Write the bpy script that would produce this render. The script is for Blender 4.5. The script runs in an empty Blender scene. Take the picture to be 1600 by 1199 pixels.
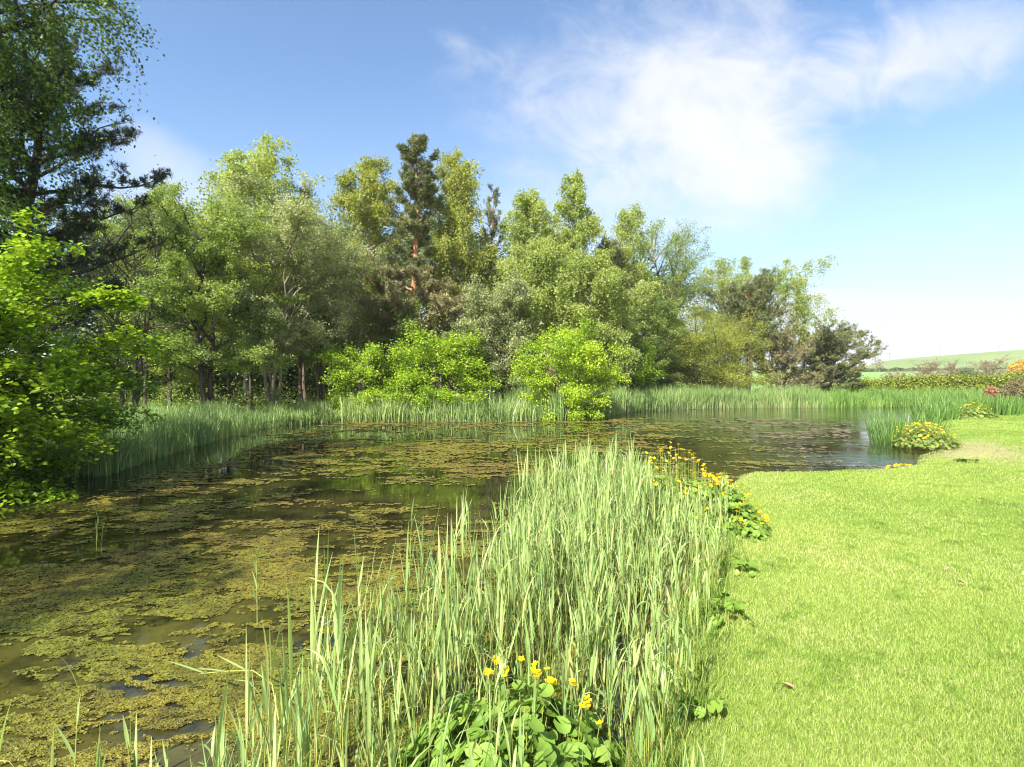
import bpy, math, random
import numpy as np
from mathutils import Vector, Matrix
R = math.radians
C = bpy.context.scene.collection
scene = bpy.context.scene

# ------------------------------------------------------------------ camera
WATER = 0.0
LAWN = 0.2
EYE = 1.85
F = 844.4                      # focal length in pixels of the 1600 px wide photograph
cam_d = bpy.data.cameras.new('camera')
cam_d.lens = 19.0; cam_d.sensor_width = 36.0
cam_d.clip_start = 0.05; cam_d.clip_end = 6000
cam = bpy.data.objects.new('camera', cam_d); C.objects.link(cam)
cam.location = (0, 0, EYE); cam.rotation_euler = (R(90), 0, 0)
scene.camera = cam

# ------------------------------------------------------------------ world, sun, exposure
SUN_DIR = Vector((-0.42, -0.65, 0.65)).normalized()      # towards the sun: left, a little behind the camera
SUN_EL = math.asin(SUN_DIR.z)
SUN_AZ = math.atan2(SUN_DIR.x, SUN_DIR.y)
scene.view_settings.view_transform = 'Standard'
scene.view_settings.look = 'None'
scene.view_settings.exposure = 1.55
scene.view_settings.gamma = 1.0
sun_d = bpy.data.lights.new('sun', 'SUN'); sun_d.energy = 4.6; sun_d.angle = R(0.53)
sun_d.color = (1.0, 0.955, 0.88)
sun = bpy.data.objects.new('sun', sun_d); C.objects.link(sun)
sun.rotation_euler = SUN_DIR.to_track_quat('Z', 'Y').to_euler()
sun.location = (-20, -12, 30)


class NT:
    """tiny node-tree helper"""
    def __init__(s, nt):
        s.nt = nt
    def n(s, typ, props=None, **inp):
        nd = s.nt.nodes.new(typ)
        for k, v in (props or {}).items():
            setattr(nd, k, v)
        for k, v in inp.items():
            key = int(k[1:]) if k[0] == 'i' and k[1:].isdigit() else k.replace('_', ' ')
            s.put(nd.inputs[key], v)
        return nd
    def put(s, sock, v):
        if isinstance(v, bpy.types.NodeSocket):
            s.nt.links.new(v, sock)
        elif isinstance(v, bpy.types.Node):
            s.nt.links.new(v.outputs[0], sock)
        else:
            if sock.type == 'RGBA' and len(v) == 3: v = (*v, 1)
            sock.default_value = v
    def m(s, op, a, b=0.0, c=None, clamp=False):
        kw = dict(i0=a, i1=b)
        if c is not None: kw['i2'] = c
        return s.n('ShaderNodeMath', dict(operation=op, use_clamp=clamp), **kw).outputs[0]
    def ss(s, x, lo, hi):
        nd = s.n('ShaderNodeMapRange', dict(interpolation_type='SMOOTHSTEP'), Value=x, From_Min=lo, From_Max=hi)
        return nd.outputs[0]
    def mix(s, f, a, b, blend='MIX'):
        nd = s.nt.nodes.new('ShaderNodeMix'); nd.data_type = 'RGBA'; nd.blend_type = blend
        s.put(nd.inputs[0], f); s.put(nd.inputs[6], a); s.put(nd.inputs[7], b)
        return nd.outputs[2]
    def noise(s, vec, scale, detail=4, rough=0.55, dist=0.0):
        return s.n('ShaderNodeTexNoise', None, Vector=vec, Scale=scale, Detail=detail, Roughness=rough, Distortion=dist).outputs[0]
    def ramp(s, f, stops):
        nd = s.nt.nodes.new('ShaderNodeValToRGB'); s.put(nd.inputs[0], f)
        cr = nd.color_ramp
        while len(cr.elements) < len(stops): cr.elements.new(0.5)
        for e, (p, c) in zip(cr.elements, stops):
            e.position = p; e.color = (*c, 1)
        return nd.outputs[0]


world = bpy.data.worlds.new('World'); scene.world = world; world.use_nodes = True
wt = world.node_tree; wt.nodes.clear(); w = NT(wt)
sky = w.n('ShaderNodeTexSky', dict(sky_type='NISHITA', sun_disc=False, sun_elevation=SUN_EL, sun_rotation=SUN_AZ,
                                   altitude=100.0, air_density=1.0, dust_density=0.6, ozone_density=2.2))
gen = w.n('ShaderNodeTexCoord').outputs['Generated']
sx = w.n('ShaderNodeSeparateXYZ', None, Vector=gen)
ay = w.m('MAXIMUM', w.m('ABSOLUTE', sx.outputs[1]), 0.08)
U = w.m('DIVIDE', sx.outputs[0], ay); V = w.m('DIVIDE', w.m('MAXIMUM', sx.outputs[2], 0.0), ay)
cv = w.n('ShaderNodeCombineXYZ', None, X=U, Y=w.m('MULTIPLY', V, 1.25), Z=0.37).outputs[0]
fb = w.noise(cv, 2.3, 9, 0.56, 0.35)
fine = w.noise(cv, 7.0, 8, 0.62, 0.6)
fbm = w.m('SUBTRACT', w.m('ADD', w.m('MULTIPLY', fb, 0.60), w.m('MULTIPLY', fine, 0.40)), 0.5)
def blob(u0, v0, a, b, sk=0.0):
    du = w.m('DIVIDE', w.m('SUBTRACT', w.m('SUBTRACT', U, u0), w.m('MULTIPLY', w.m('SUBTRACT', V, v0), sk)), a)
    dv = w.m('DIVIDE', w.m('SUBTRACT', V, v0), b)
    return w.m('SUBTRACT', 1.0, w.m('SQRT', w.m('ADD', w.m('MULTIPLY', du, du), w.m('MULTIPLY', dv, dv))))
def cloud(bl, gain, lo, hi, amp):
    return w.m('MULTIPLY', w.ss(w.m('ADD', bl, w.m('MULTIPLY', fbm, gain)), lo, hi), amp)
clouds = [cloud(blob(0.40, 0.56, 0.42, 0.25, 0.1), 3.4, -0.05, 1.15, 0.85),
          cloud(blob(0.43, 0.40, 0.30, 0.20, 0.1), 2.2, 0.0, 1.0, 0.92),
          cloud(blob(0.78, 0.62, 0.28, 0.16, 0.6), 2.4, 0.0, 1.0, 0.60),
          cloud(blob(0.10, 0.30, 0.26, 0.12, 0.5), 1.6, 0.0, 1.1, 0.40),
          cloud(blob(-0.68, 0.44, 0.10, 0.08, -0.6), 1.2, 0.0, 0.9, 0.35),
          cloud(blob(-0.60, 0.32, 0.26, 0.13, -0.8), 1.2, 0.0, 0.9, 0.50)]
clouds.append(cloud(blob(0.64, 0.56, 0.26, 0.13, 0.6), 2.6, 0.0, 1.1, 0.7))
tot = clouds[0]
for c_ in clouds[1:]:
    tot = w.m('SUBTRACT', w.m('ADD', tot, c_), w.m('MULTIPLY', tot, c_))
band = w.ss(w.m('ADD', V, w.m('MULTIPLY', fbm, 0.07)), 0.171, 0.160)
band = w.m('MULTIPLY', band, w.m('ADD', 0.86, w.m('MULTIPLY', fbm, 0.5)))
bandx = w.ss(U, 0.1, 0.55)
band = w.m('MULTIPLY', band, w.m('ADD', 0.25, w.m('MULTIPLY', bandx, 0.7)))
haze_low = w.m('MULTIPLY', w.ss(V, 0.62, 0.05), w.m('ADD', 0.22, w.m('MULTIPLY', w.ss(U, -0.8, 0.9), 0.40)))
bs = w.n('ShaderNodeVectorMath', dict(operation='SCALE'), i0=sky.outputs[0], Scale=0.085).outputs[0]
bs = w.mix(1.0, bs, (0.93, 1.03, 1.08), 'MULTIPLY')
bs = w.mix(haze_low, bs, (0.255, 0.30, 0.345))
bs = w.mix(w.m('MULTIPLY', tot, 1.0, clamp=True), bs, (0.345, 0.35, 0.365))
bs = w.mix(w.m('MULTIPLY', band, 1.0, clamp=True), bs, (0.315, 0.322, 0.335))
# unseen bright cloud added behind the camera as white fill on the foliage
back_fill = w.m('MULTIPLY', w.ss(sx.outputs[1], -0.05, -0.45), w.ss(w.noise(gen, 2.4, 6, 0.6), 0.40, 0.55))
bs = w.mix(w.m('MULTIPLY', back_fill, 0.9), bs, (0.52, 0.53, 0.55))
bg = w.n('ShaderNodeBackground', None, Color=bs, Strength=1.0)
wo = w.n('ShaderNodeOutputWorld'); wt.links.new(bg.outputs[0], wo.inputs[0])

scene.cycles.max_bounces = 6
scene.cycles.diffuse_bounces = 4
scene.cycles.glossy_bounces = 3
scene.cycles.transmission_bounces = 3
scene.cycles.transparent_max_bounces = 6
scene.cycles.use_denoising = True
scene.cycles.filter_width = 1.15

# ------------------------------------------------------------------ helpers
def tag(o, label=None, cat=None, group=None, kind=None):
    for k, v in (('label', label), ('category', cat), ('group', group), ('kind', kind)):
        if v: o[k] = v
    return o

def empty(name, loc, label, cat, group=None, rz=0.0):
    o = bpy.data.objects.new(name, None); C.objects.link(o)
    o.location = loc; o.rotation_euler = (0, 0, rz); o.empty_display_size = 0.3
    return tag(o, label, cat, group)

class MB:
    """collects vertices, faces and one float per face"""
    def __init__(s):
        s.v = []; s.f = []; s.t = []; s.n = 0
    def add(s, verts, faces, tint=0.5):
        verts = np.asarray(verts, dtype=np.float64).reshape(-1, 3)
        faces = np.asarray(faces, dtype=np.int64)
        s.v.append(verts); s.f.append(faces + s.n); s.n += len(verts)
        t = np.empty(len(faces)); t[:] = tint
        s.t.append(t)
    def build(s, name, mat, parent=None, loc=None, smooth=False):
        me = bpy.data.meshes.new(name)
        V_ = np.concatenate(s.v).astype(np.float32)
        me.vertices.add(len(V_)); me.vertices.foreach_set('co', V_.ravel())
        li = np.concatenate([f.ravel() for f in s.f]).astype(np.int32)
        cnt = np.concatenate([np.full(len(f), f.shape[1]) for f in s.f])
        me.loops.add(len(li)); me.loops.foreach_set('vertex_index', li)
        me.polygons.add(len(cnt))
        st = np.zeros(len(cnt), dtype=np.int32); st[1:] = np.cumsum(cnt)[:-1]
        me.polygons.foreach_set('loop_start', st)
        if smooth: me.polygons.foreach_set('use_smooth', np.ones(len(cnt), dtype=bool))
        me.update(calc_edges=True)
        a = me.attributes.new('tint', 'FLOAT', 'FACE')
        a.data.foreach_set('value', np.concatenate(s.t).astype(np.float32))
        me.materials.append(mat)
        o = bpy.data.objects.new(name, me); C.objects.link(o)
        if parent: o.parent = parent
        if loc is not None: o.location = loc
        return o

def norm(a):
    return a / np.maximum(np.linalg.norm(a, axis=-1, keepdims=True), 1e-9)

def tube(mb, P, rad, k=5, tint=0.5, cap=True):
    P = np.asarray(P, float); n = len(P)
    rad = np.broadcast_to(np.asarray(rad, float), (n,))
    T = norm(np.gradient(P, axis=0))
    ref = np.array([0.13, 0.97, 0.21]) if abs(T[0, 2]) > 0.6 else np.array([0.05, 0.1, 1.0])
    A = norm(np.cross(T, ref)); B = np.cross(T, A)
    an = np.arange(k) * 2 * np.pi / k
    V_ = P[:, None] + rad[:, None, None] * (np.cos(an)[None, :, None] * A[:, None] + np.sin(an)[None, :, None] * B[:, None])
    i = np.arange(n - 1)[:, None] * k; j = np.arange(k)[None]; j2 = (j + 1) % k
    Fq = np.stack([i + j, i + j2, i + k + j2, i + k + j], -1).reshape(-1, 4)
    mb.add(V_.reshape(-1, 3), Fq, tint)

def leaves(mb, P, ln, wd, rng, up=0.5, tint=0.5, out=None, outw=0.0, down=0.0):
    """diamond leaf faces round the points P"""
    N = len(P)
    if N == 0: return
    nrm = rng.normal(size=(N, 3)); nrm = norm(nrm); nrm[:, 2] = nrm[:, 2] + up
    nrm = norm(nrm)
    d = rng.normal(size=(N, 3))
    if out is not None: d = d + out * outw
    d[:, 2] -= down
    d = norm(d - nrm * (d * nrm).sum(1, keepdims=True)); b = np.cross(nrm, d)
    l = (ln * rng.uniform(0.65, 1.25, N))[:, None]; q = (wd * rng.uniform(0.65, 1.25, N))[:, None]
    V_ = np.stack([P - d * l * 0.5, P + b * q * 0.5 + nrm * q * 0.12, P + d * l * 0.5, P - b * q * 0.5 + nrm * q * 0.12], 1)
    mb.add(V_.reshape(-1, 3), np.arange(N * 4).reshape(-1, 4), tint)

LEAF_OUT = np.array([(0, 0), (0.18, 0.36), (0.48, 0.50), (0.78, 0.36), (1.08, 0.0), (0.78, -0.36), (0.48, -0.50), (0.18, -0.36)])
def broad_leaves(mb, P, size, rng, up=1.0, tint=0.5, down=0.0, aspect=1.0):
    """rounded pointed leaves, folded along the midrib, eight vertices each"""
    N = len(P)
    nrm = norm(rng.normal(size=(N, 3))); nrm[:, 2] += up; nrm = norm(nrm)
    d = rng.normal(size=(N, 3)); d[:, 2] -= down
    d = norm(d - nrm * (d * nrm).sum(1, keepdims=True)); b = np.cross(nrm, d)
    l = (size * rng.uniform(0.6, 1.2, N))[:, None, None]
    o = LEAF_OUT
    V_ = P[:, None] + l * (d[:, None] * (o[None, :, 0, None] - 0.3) + b[:, None] * o[None, :, 1, None] * aspect
                           + nrm[:, None] * (np.abs(o[None, :, 1, None]) * 0.28 - 0.12 * o[None, :, 0, None] ** 2))
    base = np.arange(N)[:, None] * 8
    f = np.concatenate([base + np.array([[0, 1, 2, 3, 4]]), base + np.array([[0, 4, 5, 6, 7]])])
    t = np.broadcast_to(np.asarray(tint, float), (N,))
    mb.add(V_.reshape(-1, 3), f, np.concatenate([t, t]))

def blades(mb, P, H, W, rng, lean=0.1, bend=0.25, seg=4, tint=0.5, az=None, fold=False, e0=None, blunt=1.6, flop=0.0):
    """ribbons that rise from the points P and bend over"""
    N = len(P)
    if N == 0: return
    H = np.broadcast_to(np.asarray(H, float), (N,)); W = np.broadcast_to(np.asarray(W, float), (N,))
    az = rng.uniform(0, 2 * np.pi, N) if az is None else az
    e = np.abs(rng.normal(0, lean, N)) if e0 is None else e0          # start angle from the vertical
    k = np.abs(rng.normal(0, bend, N)) + flop                         # how far it turns over its length
    hd = np.stack([np.cos(az), np.sin(az), np.zeros(N)], 1)
    tw = az + np.pi / 2 + rng.normal(0, 0.7, N)
    wdv = np.stack([np.cos(tw), np.sin(tw), np.zeros(N)], 1)
    s = np.linspace(0, 1, seg + 1)
    pts = [P]; a = e.copy(); cur = P
    for i in range(seg):
        a = e + k * (s[i + 1] ** 2) * 1.4
        step = (np.sin(a)[:, None] * hd + np.cos(a)[:, None] * np.array([0, 0, 1.0])) * (H / seg)[:, None]
        cur = cur + step; pts.append(cur)
    pts = np.stack(pts, 1)
    prof = np.clip(0.55 + 1.3 * s, 0, 1) * (1 - s ** (blunt + 0.8)); prof[-1] = 0.04
    off = wdv[:, None] * (W[:, None] * 0.5 * prof[None])[..., None]
    tt = np.broadcast_to(np.asarray(tint, float), (N,))
    if fold:
        nn = np.cross(wdv, norm(pts[:, -1] - pts[:, 0]))
        mid = pts - nn[:, None] * (W[:, None] * 0.16 * prof[None])[..., None]
        V_ = np.stack([pts - off, mid, pts + off], 2); m = 3
    else:
        V_ = np.stack([pts - off, pts + off], 2); m = 2
    b0 = (np.arange(N) * (seg + 1) * m)[:, None, None]; i = (np.arange(seg) * m)[None, :, None]
    fs = []
    for c in range(m - 1):
        fs.append(np.concatenate([b0 + i + c, b0 + i + c + 1, b0 + i + c + 1 + m, b0 + i + c + m], 2).reshape(-1, 4))
    mb.add(V_.reshape(-1, 3), np.concatenate(fs), np.tile(np.repeat(tt, seg), m - 1))

def vnoise(x, y, seed=0):
    xi = np.floor(x).astype(np.int64); yi = np.floor(y).astype(np.int64)
    fx = x - xi; fy = y - yi; fx = fx * fx * (3 - 2 * fx); fy = fy * fy * (3 - 2 * fy)
    def h(a, b):
        n = (a * 374761393 + b * 668265263 + seed * 1442695041) & 0x7fffffff
        n = ((n ^ (n >> 13)) * 1274126177) & 0x7fffffff
        return ((n ^ (n >> 16)) & 0xffff) / 65535.0
    return (h(xi, yi) * (1 - fx) + h(xi + 1, yi) * fx) * (1 - fy) + (h(xi, yi + 1) * (1 - fx) + h(xi + 1, yi + 1) * fx) * fy
def fbm2(x, y, oct=4, seed=0, rough=0.5):
    x = np.asarray(x, float); y = np.asarray(y, float)
    s = 0; a = 1; t = 0
    for i in range(oct):
        s = s + a * vnoise(x * 2 ** i + 17.3 * i, y * 2 ** i - 9.1 * i, seed + i); t += a; a *= rough
    return s / t

# ------------------------------------------------------------------ materials
def new_mat(name):
    m = bpy.data.materials.new(name); m.use_nodes = True
    m.node_tree.nodes.clear(); t = NT(m.node_tree)
    out = t.n('ShaderNodeOutputMaterial')
    return m, t, out
def leaf_mat(name, stops, trans=0.35, rough=0.5, spec=0.3, tcol=(1.25, 1.25, 0.55), patch=None):
    m, t, out = new_mat(name)
    a = t.n('ShaderNodeAttribute', dict(attribute_name='tint')).outputs['Fac']
    if patch:
        co = t.n('ShaderNodeTexCoord').outputs['Object']
        nz = t.noise(co, patch[0], 3)
        a = t.m('ADD', a, t.m('MULTIPLY', t.m('SUBTRACT', nz, 0.5), patch[1]), clamp=True)
    col = t.ramp(a, stops)
    p = t.n('ShaderNodeBsdfPrincipled', None, Base_Color=col, Roughness=rough)
    p.inputs['Specular IOR Level'].default_value = spec
    tc = t.mix(1.0, col, tcol, 'MULTIPLY')
    tr = t.n('ShaderNodeBsdfTranslucent', None, Color=tc)
    mx = t.n('ShaderNodeMixShader', None, i0=trans, i1=p.outputs[0], i2=tr.outputs[0])
    m.node_tree.links.new(mx.outputs[0], out.inputs[0])
    return m
def bark_mat(name, c1, c2, scale=6, stretch=5, upper=None, zr=(3, 7), spots=None):
    m, t, out = new_mat(name)
    co = t.n('ShaderNodeTexCoord').outputs['Object']
    mp = t.n('ShaderNodeMapping', None, Vector=co); mp.inputs['Scale'].default_value = (1, 1, 1 / stretch)
    nz = t.noise(mp.outputs[0], scale, 6, 0.65)
    col = t.mix(t.ss(nz, 0.35, 0.65), c1, c2)
    if upper:
        z = t.n('ShaderNodeSeparateXYZ', None, Vector=co).outputs[2]
        f = t.ss(t.m('ADD', z, t.m('MULTIPLY', nz, 1.5)), zr[0], zr[1])
        sq = t.n('ShaderNodeSeparateXYZ', None, Vector=co)
        rad = t.m('SQRT', t.m('ADD', t.m('MULTIPLY', sq.outputs[0], sq.outputs[0]), t.m('MULTIPLY', sq.outputs[1], sq.outputs[1])))
        f = t.m('MULTIPLY', f, t.ss(rad, 1.1, 0.35))
        col = t.mix(f, col, t.mix(t.ss(nz, 0.35, 0.65), upper, tuple(x * 0.6 for x in upper)))
    if spots:
        mp2 = t.n('ShaderNodeMapping', None, Vector=co); mp2.inputs['Scale'].default_value = (1, 1, 4)
        n2 = t.noise(mp2.outputs[0], 2.2, 5, 0.6)
        col = t.mix(t.ss(n2, 0.54, 0.62), col, spots)
    bmp = t.n('ShaderNodeBump', None, Height=nz, Strength=0.6, Distance=0.03)
    p = t.n('ShaderNodeBsdfPrincipled', None, Base_Color=col, Roughness=0.85, Normal=bmp.outputs[0])
    p.inputs['Specular IOR Level'].default_value = 0.2
    m.node_tree.links.new(p.outputs[0], out.inputs[0])
    return m
def plain_mat(name, col, rough=0.6, var=0.3, scale=8, spec=0.3, metal=0.0):
    m, t, out = new_mat(name)
    co = t.n('ShaderNodeTexCoord').outputs['Object']
    nz = t.noise(co, scale, 4)
    c = t.mix(nz, tuple(x * (1 - var) for x in col), tuple(min(1, x * (1 + var)) for x in col))
    p = t.n('ShaderNodeBsdfPrincipled', None, Base_Color=c, Roughness=rough, Metallic=metal)
    p.inputs['Specular IOR Level'].default_value = spec
    m.node_tree.links.new(p.outputs[0], out.inputs[0])
    return m

M = {}
M['birch_leaf'] = leaf_mat('birch leaf', [(0, (0.17, 0.23, 0.055)), (0.5, (0.34, 0.41, 0.11)), (1, (0.53, 0.55, 0.18))], 0.48)
M['birch_gold'] = leaf_mat('birch leaf golden', [(0, (0.18, 0.21, 0.05)), (0.5, (0.33, 0.36, 0.08)), (1, (0.50, 0.48, 0.12))], 0.48)
M['green_leaf'] = leaf_mat('green leaf', [(0, (0.09, 0.14, 0.035)), (0.5, (0.22, 0.30, 0.07)), (1, (0.38, 0.44, 0.12))], 0.48)
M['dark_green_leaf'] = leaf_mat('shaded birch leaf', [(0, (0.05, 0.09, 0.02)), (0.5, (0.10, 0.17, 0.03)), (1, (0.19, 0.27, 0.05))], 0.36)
M['grey_leaf'] = leaf_mat('grey green leaf', [(0, (0.15, 0.19, 0.08)), (0.5, (0.33, 0.37, 0.17)), (1, (0.56, 0.56, 0.33))], 0.42)
M['lime_leaf'] = leaf_mat('lime green leaf', [(0, (0.15, 0.26, 0.02)), (0.5, (0.31, 0.45, 0.03)), (1, (0.50, 0.60, 0.05))], 0.42, 0.45)
M['hazel_leaf'] = leaf_mat('hazel leaf', [(0, (0.10, 0.18, 0.015)), (0.5, (0.24, 0.38, 0.03)), (0.85, (0.42, 0.52, 0.05)), (1, (0.52, 0.44, 0.08))], 0.45, 0.4, 0.35)
M['olive_leaf'] = leaf_mat('olive leaf', [(0, (0.16, 0.19, 0.035)), (0.5, (0.33, 0.37, 0.06)), (1, (0.50, 0.48, 0.11))], 0.45)
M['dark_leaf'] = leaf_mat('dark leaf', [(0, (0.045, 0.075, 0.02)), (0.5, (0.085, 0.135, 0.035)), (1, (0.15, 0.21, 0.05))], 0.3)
M['needle'] = leaf_mat('pine needle', [(0, (0.07, 0.09, 0.045)), (0.5, (0.17, 0.19, 0.065)), (0.9, (0.30, 0.30, 0.11)), (1, (0.38, 0.30, 0.15))], 0.15, 0.55)
M['needle_brown'] = leaf_mat('pine needle brown', [(0, (0.13, 0.125, 0.06)), (0.5, (0.26, 0.24, 0.11)), (1, (0.42, 0.35, 0.19))], 0.15, 0.6)
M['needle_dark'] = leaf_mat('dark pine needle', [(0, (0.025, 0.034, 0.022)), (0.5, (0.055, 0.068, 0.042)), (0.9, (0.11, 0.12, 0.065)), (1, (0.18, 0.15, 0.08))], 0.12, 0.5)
M['bark'] = bark_mat('bark', (0.10, 0.08, 0.06), (0.22, 0.18, 0.14))
M['bark_dark'] = bark_mat('dark bark', (0.035, 0.028, 0.022), (0.09, 0.07, 0.055))
M['bark_pale'] = bark_mat('pale bark', (0.14, 0.12, 0.085), (0.26, 0.22, 0.16))
M['bark_birch'] = bark_mat('birch bark', (0.38, 0.34, 0.28), (0.58, 0.54, 0.47), 4, 1, spots=(0.07, 0.055, 0.045))
M['bark_pine'] = bark_mat('pine bark', (0.12, 0.08, 0.06), (0.24, 0.17, 0.13), 7, 4, upper=(0.42, 0.20, 0.10), zr=(3.5, 6.5))
M['bark_twig'] = bark_mat('bare twig bark', (0.17, 0.125, 0.08), (0.28, 0.21, 0.14))
M['reed'] = leaf_mat('reed leaf', [(0, (0.13, 0.21, 0.065)), (0.45, (0.27, 0.385, 0.125)), (0.8, (0.40, 0.49, 0.18)), (1, (0.50, 0.50, 0.20))], 0.35, 0.38, 0.4, (1.15, 1.2, 0.6))
M['reed_stem'] = leaf_mat('reed stem', [(0, (0.13, 0.10, 0.035)), (0.4, (0.26, 0.30, 0.06)), (0.8, (0.38, 0.43, 0.10)), (1, (0.36, 0.28, 0.14))], 0.15, 0.45)
M['reed_far'] = leaf_mat('far reed', [(0, (0.12, 0.16, 0.05)), (0.4, (0.18, 0.28, 0.08)), (0.8, (0.28, 0.39, 0.13)), (1, (0.42, 0.42, 0.20))], 0.3)
M['iris'] = leaf_mat('iris leaf', [(0, (0.06, 0.12, 0.025)), (0.5, (0.13, 0.25, 0.05)), (1, (0.25, 0.36, 0.08))], 0.3, 0.4)
M['marigold_leaf'] = leaf_mat('marigold leaf', [(0, (0.08, 0.15, 0.02)), (0.5, (0.17, 0.29, 0.04)), (1, (0.29, 0.40, 0.075))], 0.32, 0.5, 0.25)
M['petal'] = leaf_mat('petal', [(0, (0.80, 0.46, 0.0)), (1, (0.90, 0.62, 0.01))], 0.3, 0.4, 0.3, (1.1, 1.0, 0.4))
M['stamen'] = plain_mat('stamen', (0.75, 0.36, 0.02))
M['grass'] = leaf_mat('lawn grass', [(0, (0.08, 0.14, 0.025)), (0.4, (0.21, 0.32, 0.052)), (0.8, (0.335, 0.43, 0.09)), (1, (0.48, 0.45, 0.21))], 0.35, 0.5, 0.25)
M['hedge'] = leaf_mat('hedge leaf', [(0, (0.10, 0.14, 0.02)), (0.5, (0.20, 0.25, 0.025)), (1, (0.34, 0.37, 0.04))], 0.3)
M['hedge_brown'] = leaf_mat('brown hedge leaf', [(0, (0.12, 0.09, 0.05)), (0.5, (0.20, 0.17, 0.07)), (1, (0.30, 0.26, 0.10))], 0.2)
M['copper_leaf'] = leaf_mat('copper leaf', [(0, (0.30, 0.12, 0.06)), (1, (0.50, 0.26, 0.14))], 0.2)
M['gorse'] = leaf_mat('gorse flower', [(0, (0.14, 0.16, 0.02)), (0.35, (0.45, 0.26, 0.02)), (1, (0.66, 0.38, 0.01))], 0.15)
M['petal_pink'] = plain_mat('dead leaf', (0.50, 0.24, 0.16))
M['pole'] = plain_mat('weathered pole wood', (0.20, 0.17, 0.15))
M['wire'] = plain_mat('insulator', (0.12, 0.12, 0.13))

# ------------------------------------------------------------------ pond outline (metres, water level)
POND = np.array([(-16, -1.6), (-14.5, 3), (-13.2, 7), (-12.3, 10), (-11.6, 14), (-11.4, 19), (-11.8, 23.5), (-8, 26.6), (-4.9, 26.8), (-1.2, 26.6),
                 (2.2, 28), (4.6, 31), (7.5, 37), (12, 41.5), (18, 43.5), (24, 44), (31, 45), (43, 50), (58, 56), (60, 50), (48, 44), (38, 36.5),
                 (27, 30.2), (23.2, 27.6), (19.5, 24.6), (15.6, 19.6), (13.0, 16.2), (10.2, 13.6), (8.6, 11.6), (7.2, 10.75), (5.6, 10.5), (4.3, 10.35),
                 (3.4, 8.8), (2.75, 7.4), (2.1, 5.8), (1.3, 4.2), (0.5, 2.5), (0.15, 1.2), (-0.4, 0.2), (-3, -0.5), (-8, -1.6)], float)
def sdist(x, y, poly=POND):
    """signed distance to the shore, negative in the water"""
    x = np.asarray(x, float); y = np.asarray(y, float)
    d = np.full(x.shape, 1e9); ins = np.zeros(x.shape, bool)
    for i in range(len(poly)):
        a = poly[i]; b = poly[(i + 1) % len(poly)]
        e = b - a; wx = x - a[0]; wy = y - a[1]
        t = np.clip((wx * e[0] + wy * e[1]) / (e @ e), 0, 1)
        d = np.minimum(d, (wx - t * e[0]) ** 2 + (wy - t * e[1]) ** 2)
        c = (a[1] > y) != (b[1] > y)
        ins ^= c & (x < (b[0] - a[0]) * (y - a[1]) / (b[1] - a[1] + 1e-12) + a[0])
    d = np.sqrt(d)
    return np.where(ins, -d, d)
def gz(x, y):
    """ground height"""
    x = np.asarray(x, float); y = np.asarray(y, float)
    wob = (fbm2(x * 1.7, y * 1.7, 3, 5) - 0.5) * 0.22
    d = sdist(x, y) + wob
    slope = 0.35 + 2.6 * np.exp(-(((x - 12.3) / 2.6) ** 2 + ((y - 14.2) / 3.6) ** 2))      # the worn slope beside the marigolds
    out = LAWN * np.clip(d / slope, 0, 1) ** 0.6
    inn = np.clip(d * 0.7, -0.75, 0)
    z = np.where(d > 0, out, inn)
    far = np.clip((y - 48) / 30, 0, 1)
    z = z + (fbm2(x * 0.25, y * 0.25, 3, 9) - 0.5) * 0.12 * np.clip(d / 3, 0, 1)
    return z

# ground: one sheet to the horizon, fine near the pond
def axis(lo, hi, step, far, grow=1.16):
    a = list(np.arange(lo, hi, step)); s = step
    while a[-1] < far: s *= grow; a.append(a[-1] + s)
    s = step; b = [lo]
    while b[-1] > -far: s *= grow; b.append(b[-1] - s)
    return np.array(b[:0:-1] + a)
gx = axis(-17, 30, 0.14, 2500); gy = axis(0, 32, 0.14, 2500)
GX, GY = np.meshgrid(gx, gy)
GZ = gz(GX, GY)
nx, ny = len(gx), len(gy)
mb = MB()
idx = np.arange(nx * ny).reshape(ny, nx)
mb.add(np.stack([GX, GY, GZ], -1).reshape(-1, 3), np.stack([idx[:-1, :-1], idx[:-1, 1:], idx[1:, 1:], idx[1:, :-1]], -1).reshape(-1, 4))
m, t, out = new_mat('ground')
co = t.n('ShaderNodeTexCoord').outputs['Object']
sp = t.n('ShaderNodeSeparateXYZ', None, Vector=co)
n1 = t.noise(co, 0.5, 5); n2 = t.noise(co, 9, 6, 0.7); n3 = t.noise(co, 70, 3, 0.7); n4 = t.noise(co, 2.2, 5)
g = t.mix(t.ss(n1, 0.35, 0.65), (0.17, 0.26, 0.035), (0.26, 0.34, 0.05))
g = t.mix(t.m('MULTIPLY', t.ss(n2, 0.4, 0.7), 0.55), g, (0.13, 0.20, 0.025))
g = t.mix(t.m('MULTIPLY', t.ss(n3, 0.55, 0.8), 0.5), g, (0.36, 0.36, 0.12))
g = t.mix(t.m('MULTIPLY', t.ss(n4, 0.58, 0.75), 0.5), g, (0.12, 0.22, 0.03))
# worn straw-coloured slope beside the marigold clump
dx = t.m('DIVIDE', t.m('SUBTRACT', sp.outputs[0], 11.9), 1.5); dy = t.m('DIVIDE', t.m('SUBTRACT', sp.outputs[1], 14.0), 3.0)
dx = t.m('SUBTRACT', dx, t.m('MULTIPLY', dy, 1.15))
dd = t.m('ADD', t.m('MULTIPLY', dx, dx), t.m('MULTIPLY', dy, dy))
straw = t.ss(t.m('ADD', dd, t.m('MULTIPLY', t.m('SUBTRACT', n4, 0.5), 2.6)), 1.2, 0.4)
g = t.mix(t.m('MULTIPLY', straw, 0.8), g, t.mix(n2, (0.26, 0.21, 0.10), (0.50, 0.42, 0.24)))
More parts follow.
